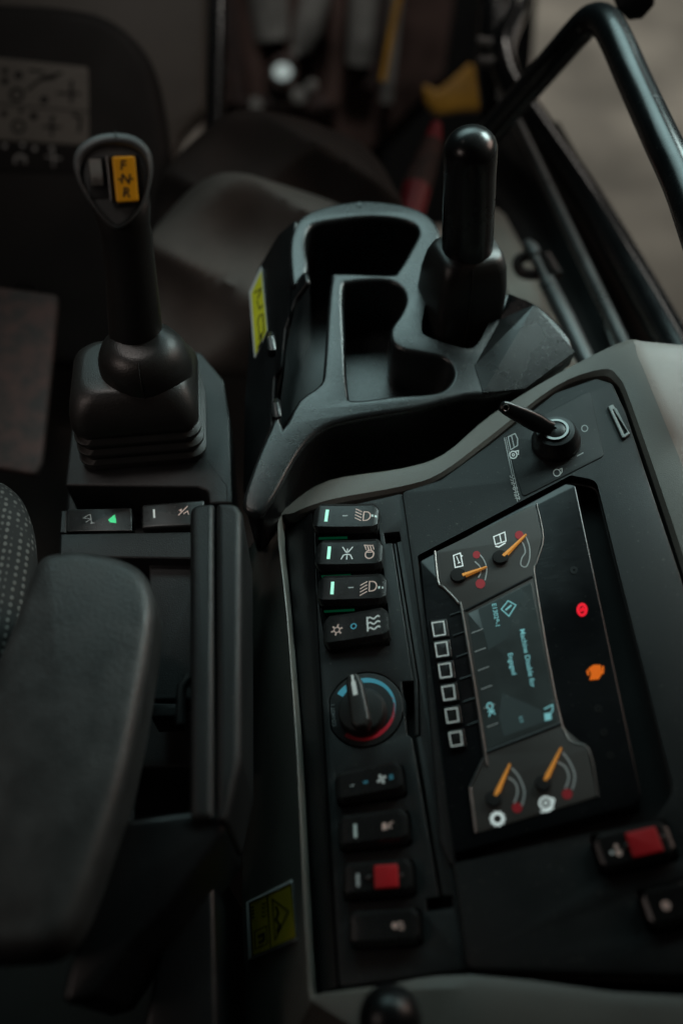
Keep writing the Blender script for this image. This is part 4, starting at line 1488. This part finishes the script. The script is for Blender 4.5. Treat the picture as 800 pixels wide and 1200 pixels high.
MB().plate(DA, fillet(DA.uvs([(-60, 163), (100, 175), (100, 203), (-60, 200)]), 0.004), (), 0.0002, 0.0015, 0.0004).build('symbol_strip', M['hollow'], da)
q = MB()
dm_ = flat(DA, 0.0019)
q.arc(24, 188, 6, 150, 390, 2.6, dm_, 14)
q.stroke([(54, 183), (72, 186)], 1.8, dm_)
q.stroke([(63, 177), (63, 195)], 1.8, dm_)
for x, y in ((6, 171), (27, 170), (41, 174), (61, 174)):
    q.arc(x, y, 1.4, 0, 360, 2.6, dm_, 10)
q.build('strip_symbols', M['greyp'], da, weld=False)

# window post left of the machine outside
po = thing('window_post', 'slim black window post beside the pale dashboard surround', 'window post', deep(255, 150, 1.45))
MB().tube([deep(250, 200, 1.40), deep(254, 60, 1.50), deep(258, -120, 1.62)], 0.017, 12).build('post_tube', M['paint'], po)
MB().tube([deep(244, 200, 1.39), deep(246, 60, 1.49), deep(250, -120, 1.61)], 0.006, 8).build('post_seal', M['rubber'], po)

# rounded cloth cover over the column base: two stacked folds
cv = thing('cloth_cover', 'rumpled grey cloth cover lying in front of the cup holder tray', 'cloth cover', deep(300, 300, 1.15))


def lump(name, px, d, n_, h, mt, seed):
    pl = Plane(deep(*px[0], d), n_)
    ou = [(p[0], p[1]) for p in catmull([Vector((*p, 0)) for p in pl.uvs(px[1:])], 9)]
    P_ = [Vector(p) for p in ou]
    ce_ = sum(P_, Vector((0, 0))) / len(P_)
    rnd = random.Random(seed)
    ph = [rnd.uniform(0, 6.28) for _ in range(6)]
    rings_ = [[pl.pt(p.x, p.y, -0.14) for p in P_]]
    for s in (1.0, 0.985, 0.95, 0.9, 0.84, 0.78, 0.71, 0.64, 0.57, 0.5, 0.42, 0.34, 0.26, 0.18, 0.1, 0.03):
        rg_ = []
        for i, p in enumerate(P_):
            a = 2 * math.pi * i / len(P_)
            q_ = ce_ + (p - ce_) * s
            f = h * math.sqrt(max(0, 1 - s * s))
            f += 0.034 * (0.6 - abs(math.sin(13 * q_.x + 9 * q_.y + ph[0] + 1.2 * math.sin(11 * q_.y)))) + 0.018 * (0.6 - abs(math.sin(8 * q_.x - 17 * q_.y + ph[1]))) + 0.004 * math.sin(48 * q_.x - 31 * q_.y + ph[2])
            rg_.append(pl.pt(q_.x, q_.y, f))
        rings_.append(rg_)
    return MB().loft(rings_).build(name, mt, cv, 60)


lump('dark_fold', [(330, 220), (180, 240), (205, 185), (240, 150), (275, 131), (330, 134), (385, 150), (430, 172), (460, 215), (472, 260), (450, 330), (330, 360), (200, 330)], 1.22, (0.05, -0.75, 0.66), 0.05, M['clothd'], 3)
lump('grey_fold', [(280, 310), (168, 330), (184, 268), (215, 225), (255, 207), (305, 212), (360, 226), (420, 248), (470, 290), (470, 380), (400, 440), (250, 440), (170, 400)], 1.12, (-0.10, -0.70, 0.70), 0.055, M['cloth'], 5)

# machinery seen through the front window
mc = thing('machine', 'blurred brown machine with pale upright cylinders outside the front window', 'machine', deep(380, 60, 2.4))
DM = Plane(deep(390, 60, 2.6), (0, -1, 0.35))
MB().plate(DM, fillet(DM.uvs([(240, -80), (545, -80), (520, 90), (430, 180), (235, 190)]), 0.02), (), -0.15, 0, 0.01).build('machine_body', M['rust'], mc)
MB().tube([DM.at(305, -60, 0.08), DM.at(318, 45, 0.08)], [0.075, 0.055], 16).build('machine_cylinder', M['pale'], mc)
MB().tube([DM.at(385, -60, 0.08), DM.at(362, 30, 0.08), DM.at(352, 58, 0.08)], [0.045, 0.045, 0.03], 16).build('machine_cylinder', M['pale'], mc)
MB().tube([DM.at(432, -60, 0.08), DM.at(420, 75, 0.08)], [0.05, 0.04], 16).build('machine_cylinder', M['pale'], mc)
MB().tube([DM.at(455, -60, 0.05), DM.at(430, 100, 0.05)], [0.03, 0.03], 12).build('machine_rail', M['pedal'], mc)
MB().tube([DM.at(292, -10, 0.05), DM.at(300, 110, 0.05)], [0.06, 0.05], 12).build('machine_column', M['rust'], mc)
MB().tube([DM.at(280, 118, 0.06), DM.at(385, 122, 0.06)], 0.03, 12).build('machine_beam', M['pedal'], mc)
MB().plate(Plane(DM.o + Vector((0, 0.05, -0.05)), DM.n), fillet(DM.uvs([(452, -80), (640, -80), (625, 120), (560, 260), (380, 262), (402, 150)]), 0.03), (), -0.1, 0.02, 0.01).build('machine_hood', M['hollow'], mc)  # added matt black plate, darkens the bright ground beside the machine
for (xa, xb, w_, mt_) in ((268, 278, 0.03, 'pedal'), (338, 336, 0.022, 'rust'), (400, 388, 0.025, 'rust'), (470, 452, 0.02, 'pale'), (258, 262, 0.02, 'rust')):
    MB().tube([DM.at(xa, -60, 0.07), DM.at(xb, 120, 0.07)], w_, 10).build('machine_pipe', M[mt_], mc)
for (x_, y_, r_) in ((322, 100, 0.02), (365, 100, 0.016), (300, 122, 0.018), (346, 62, 0.014)):
    pj = Plane(DM.at(x_, y_, 0.10), (CAM_LOC - DM.at(x_, y_)).normalized())
    MB().lathe(pj, 0, 0, [(r_, -0.03), (r_ * 1.05, 0.0), (r_ * 0.8, 0.006), (0.002, 0.008)], 12).build('hose_joint', M['pale'], mc)
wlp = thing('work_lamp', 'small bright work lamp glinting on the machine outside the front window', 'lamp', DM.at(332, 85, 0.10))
glintm = mat('lamp_lens', (0.7, 0.72, 0.7), 0.2, emit=(0.75, 0.95, 0.92), es=0.32)  # glow put into the disc for a reflected bright spot, no lamp
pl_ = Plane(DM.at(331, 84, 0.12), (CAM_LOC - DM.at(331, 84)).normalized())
MB().lathe(pl_, 0, 0, [(0.020, -0.03), (0.026, 0.0), (0.022, 0.006), (0.002, 0.008)], 7, 1.1, 0.9).build('lamp_lens', glintm, wlp)
MB().lathe(pl_, 0, 0, [(0.040, -0.06), (0.044, -0.004), (0.036, 0.002), (0.034, -0.01)], 20).build('lamp_rim', M['rust'], wlp)
pl_ = Plane(DM.at(350, 112, 0.12), (CAM_LOC - DM.at(350, 112)).normalized())
MB().lathe(pl_, 0, 0, [(0.022, -0.03), (0.024, 0.0), (0.020, 0.006), (0.002, 0.008)], 20).build('lower_lens', M['pale'], wlp)  # pale disc painting the second bright spot

ys_ = thing('yellow_bracket', 'yellow bracket beyond the window behind the plain black lever', 'bracket', deep(535, 110, 2.0))
DY = Plane(deep(535, 110, 2.0), (0, -0.8, 0.6))
MB().plate(DY, fillet(DY.uvs([(494, 96), (512, 106), (530, 92), (552, 72), (570, 105), (574, 128), (540, 130), (512, 134), (500, 122)]), 0.01), (), -0.03, 0.0, 0.006).build('bracket_plate', M['cyl'], ys_)
MB().tube([DY.at(470, -20, 0.0), DY.at(458, 40, 0.0), DY.at(448, 95, 0.0)], 0.008, 8).build('bracket_rod', M['cyl'], ys_)

rb = thing('red_bottle', 'small red capped cream bottle standing beyond the tray behind the plain lever', 'bottle', deep(490, 240, 1.28))
MB().tube([deep(480, 255, 1.25), deep(488, 220, 1.26)], [0.020, 0.022], 14).build('bottle_base', M['red'], rb)
MB().tube([deep(488, 222, 1.262), deep(506, 168, 1.28)], [0.023, 0.017], 14).build('bottle_body', M['pedal'], rb)
MB().tube([deep(506, 170, 1.28), deep(511, 146, 1.29)], [0.016, 0.009], 14).build('bottle_cap', M['red'], rb)

# ================================================================== DOOR SIDE
dr = thing('door_frame', 'curved black door frame tubes on the right with a rubber seal', 'door frame', deep(700, 300, 1.1))


def dpath(lst):
    return catmull([deep(x, y, d_) for x, y, d_ in lst], 5, False)


MB().tube(dpath([(628, -60, 1.55), (605, 10, 1.48), (588, 55, 1.40), (596, 95, 1.36), (632, 150, 1.30), (690, 235, 1.20), (750, 335, 1.08), (800, 425, 0.99), (870, 560, 0.88)]), [0.021] * 41, 16).build('frame_tube', M['paint'], dr)
MB().tube(dpath([(648, 150, 1.33), (700, 240, 1.22), (765, 345, 1.10), (822, 440, 1.0)]), [0.011] * 16, 12).build('frame_seal', M['rubber'], dr)
MB().tube(dpath([(606, 145, 1.28), (640, 215, 1.20), (685, 310, 1.09), (728, 400, 1.0), (760, 470, 0.93)]), 0.0085, 12).build('inner_rail', M['strutm'], dr)
dp_ = [deep(560, 150, 1.36), deep(640, 150, 1.33), deep(700, 245, 1.22), deep(830, 470, 1.0), deep(720, 470, 0.98), deep(640, 330, 1.12), deep(590, 245, 1.24)]
nrm = (dp_[3] - dp_[0]).cross(dp_[1] - dp_[4]).normalized()
if nrm.dot(CAM_LOC - dp_[0]) < 0:
    nrm = -nrm
DP = Plane(deep(660, 270, 1.22), nrm, (0, 1, 0))
MB().plate(DP, fillet(DP.uvs([(556, 168), (600, 118), (650, 150), (705, 245), (815, 440), (850, 520), (740, 520), (650, 350), (590, 250)]), 0.01), (), -0.03, -0.012, 0.004).build('door_panel', M['hollow'], dr)
MB().plate(DP, fillet(DP.uvs([(578, 236), (592, 246), (650, 350), (690, 430), (655, 440), (600, 350), (570, 290)]), 0.004), (), -0.05, -0.006, 0.003).build('pale_sill', M['sill'], dr)
MB().plate(DP, fillet(DP.uvs([(706, 370), (722, 392), (734, 420), (722, 420)]), 0.002), (), -0.012, -0.004, 0.002).build('frame_clip', M['steel'], dr)
# the door glass between frame and handle
gp = [deep(600, -60, 1.56), deep(640, 150, 1.315), deep(800, 425, 1.01), deep(900, 560, 0.9), deep(1050, 300, 0.95), deep(900, -100, 1.35)]
MB().add(gp, [(0, 1, 5), (1, 2, 4, 5), (2, 3, 4)]).build('door_glass', M['glass'], dr)
# corner post with the mirror arm, top middle
MB().tube([deep(578, 130, 1.42), deep(572, 80, 1.46), deep(580, -60, 1.55)], 0.022, 12).build('corner_post', M['paint'], dr)
for x, y in ((566, 50), (567, 72)):
    MB().tube([deep(x - 7, y, 1.36), deep(x + 10, y + 2, 1.36)], 0.009, 10).build('hinge_barrel', M['steel'], dr)

gh = thing('grab_handle', 'bent glossy black tube grab handle crossing the upper right corner', 'grab handle', deep(740, 110, 0.9))
hp = [deep(560, 172, 1.12), deep(600, 125, 1.06), deep(650, 68, 0.98), deep(676, 38, 0.945), deep(692, 24, 0.925), deep(708, 26, 0.905), deep(722, 48, 0.885), deep(745, 100, 0.85), deep(775, 165, 0.80), deep(797, 212, 0.77), deep(815, 262, 0.745), deep(860, 400, 0.70)]
MB().tube(catmull(hp, 4, False), 0.0165, 20).build('handle_tube', M['handle'], gh)
m = MB()
pl_ = Plane(deep(738, 4, 0.93), (CAM_LOC - deep(738, 4, 0.93)).normalized())
m.plate(pl_, fillet(pl_.uvs([(708, -30), (770, -30), (766, 6), (752, 22), (736, 24), (722, 10)]), 0.004), (), -0.02, 0.0, 0.004)
m.build('handle_clamp', M['smooth'], gh)

gs = thing('gas_strut', 'slim metal gas strut with ball joint beside the door frame', 'gas strut', deep(650, 350, 1.0))
MB().tube([deep(622, 292, 1.10), deep(645, 340, 1.05)], [0.0055, 0.0055], 12).build('strut_rod', M['strutm'], gs)
MB().tube([deep(640, 330, 1.06), deep(662, 372, 1.02), deep(705, 462, 0.93)], 0.0105, 14).build('strut_body', M['strutm'], gs)
MB().tube([deep(616, 284, 1.105), deep(622, 292, 1.10), deep(627, 300, 1.09)], [0.006, 0.010, 0.008], 12).build('ball_joint', M['strutm'], gs)
MB().tube(dpath([(622, 298, 1.11), (606, 306, 1.11), (612, 320, 1.11), (634, 322, 1.09)]), 0.007, 10).build('strut_bracket', M['pedal'], gs)
MB().tube(dpath([(640, 298, 1.10), (648, 312, 1.09), (655, 322, 1.08)]), 0.005, 10).build('bracket_lug', M['pedal'], gs)

# ================================================================== KNOB AT THE BOTTOM
kp = deep(457, 1194, 0.50)
bk = thing('black_knob', 'round black lever knob poking in at the bottom edge', 'knob', kp)
kpl_ = Plane(kp, (0.05, -0.2, 1))
rk = 37 / F * 0.50
MB().lathe(kpl_, 0, 0, [(rk * 0.5, -0.035)] + [(rk * math.cos(R(a)), rk * math.sin(R(a))) for a in range(-50, 90, 10)] + [(0.0005, rk)], 30).build('knob_ball', M['smooth'], bk, 60)
MB().tube([kp + Vector((0, 0, -0.02)), kp + Vector((0.0, -0.01, -0.14))], 0.006, 12).build('knob_rod', M['steel'], bk)
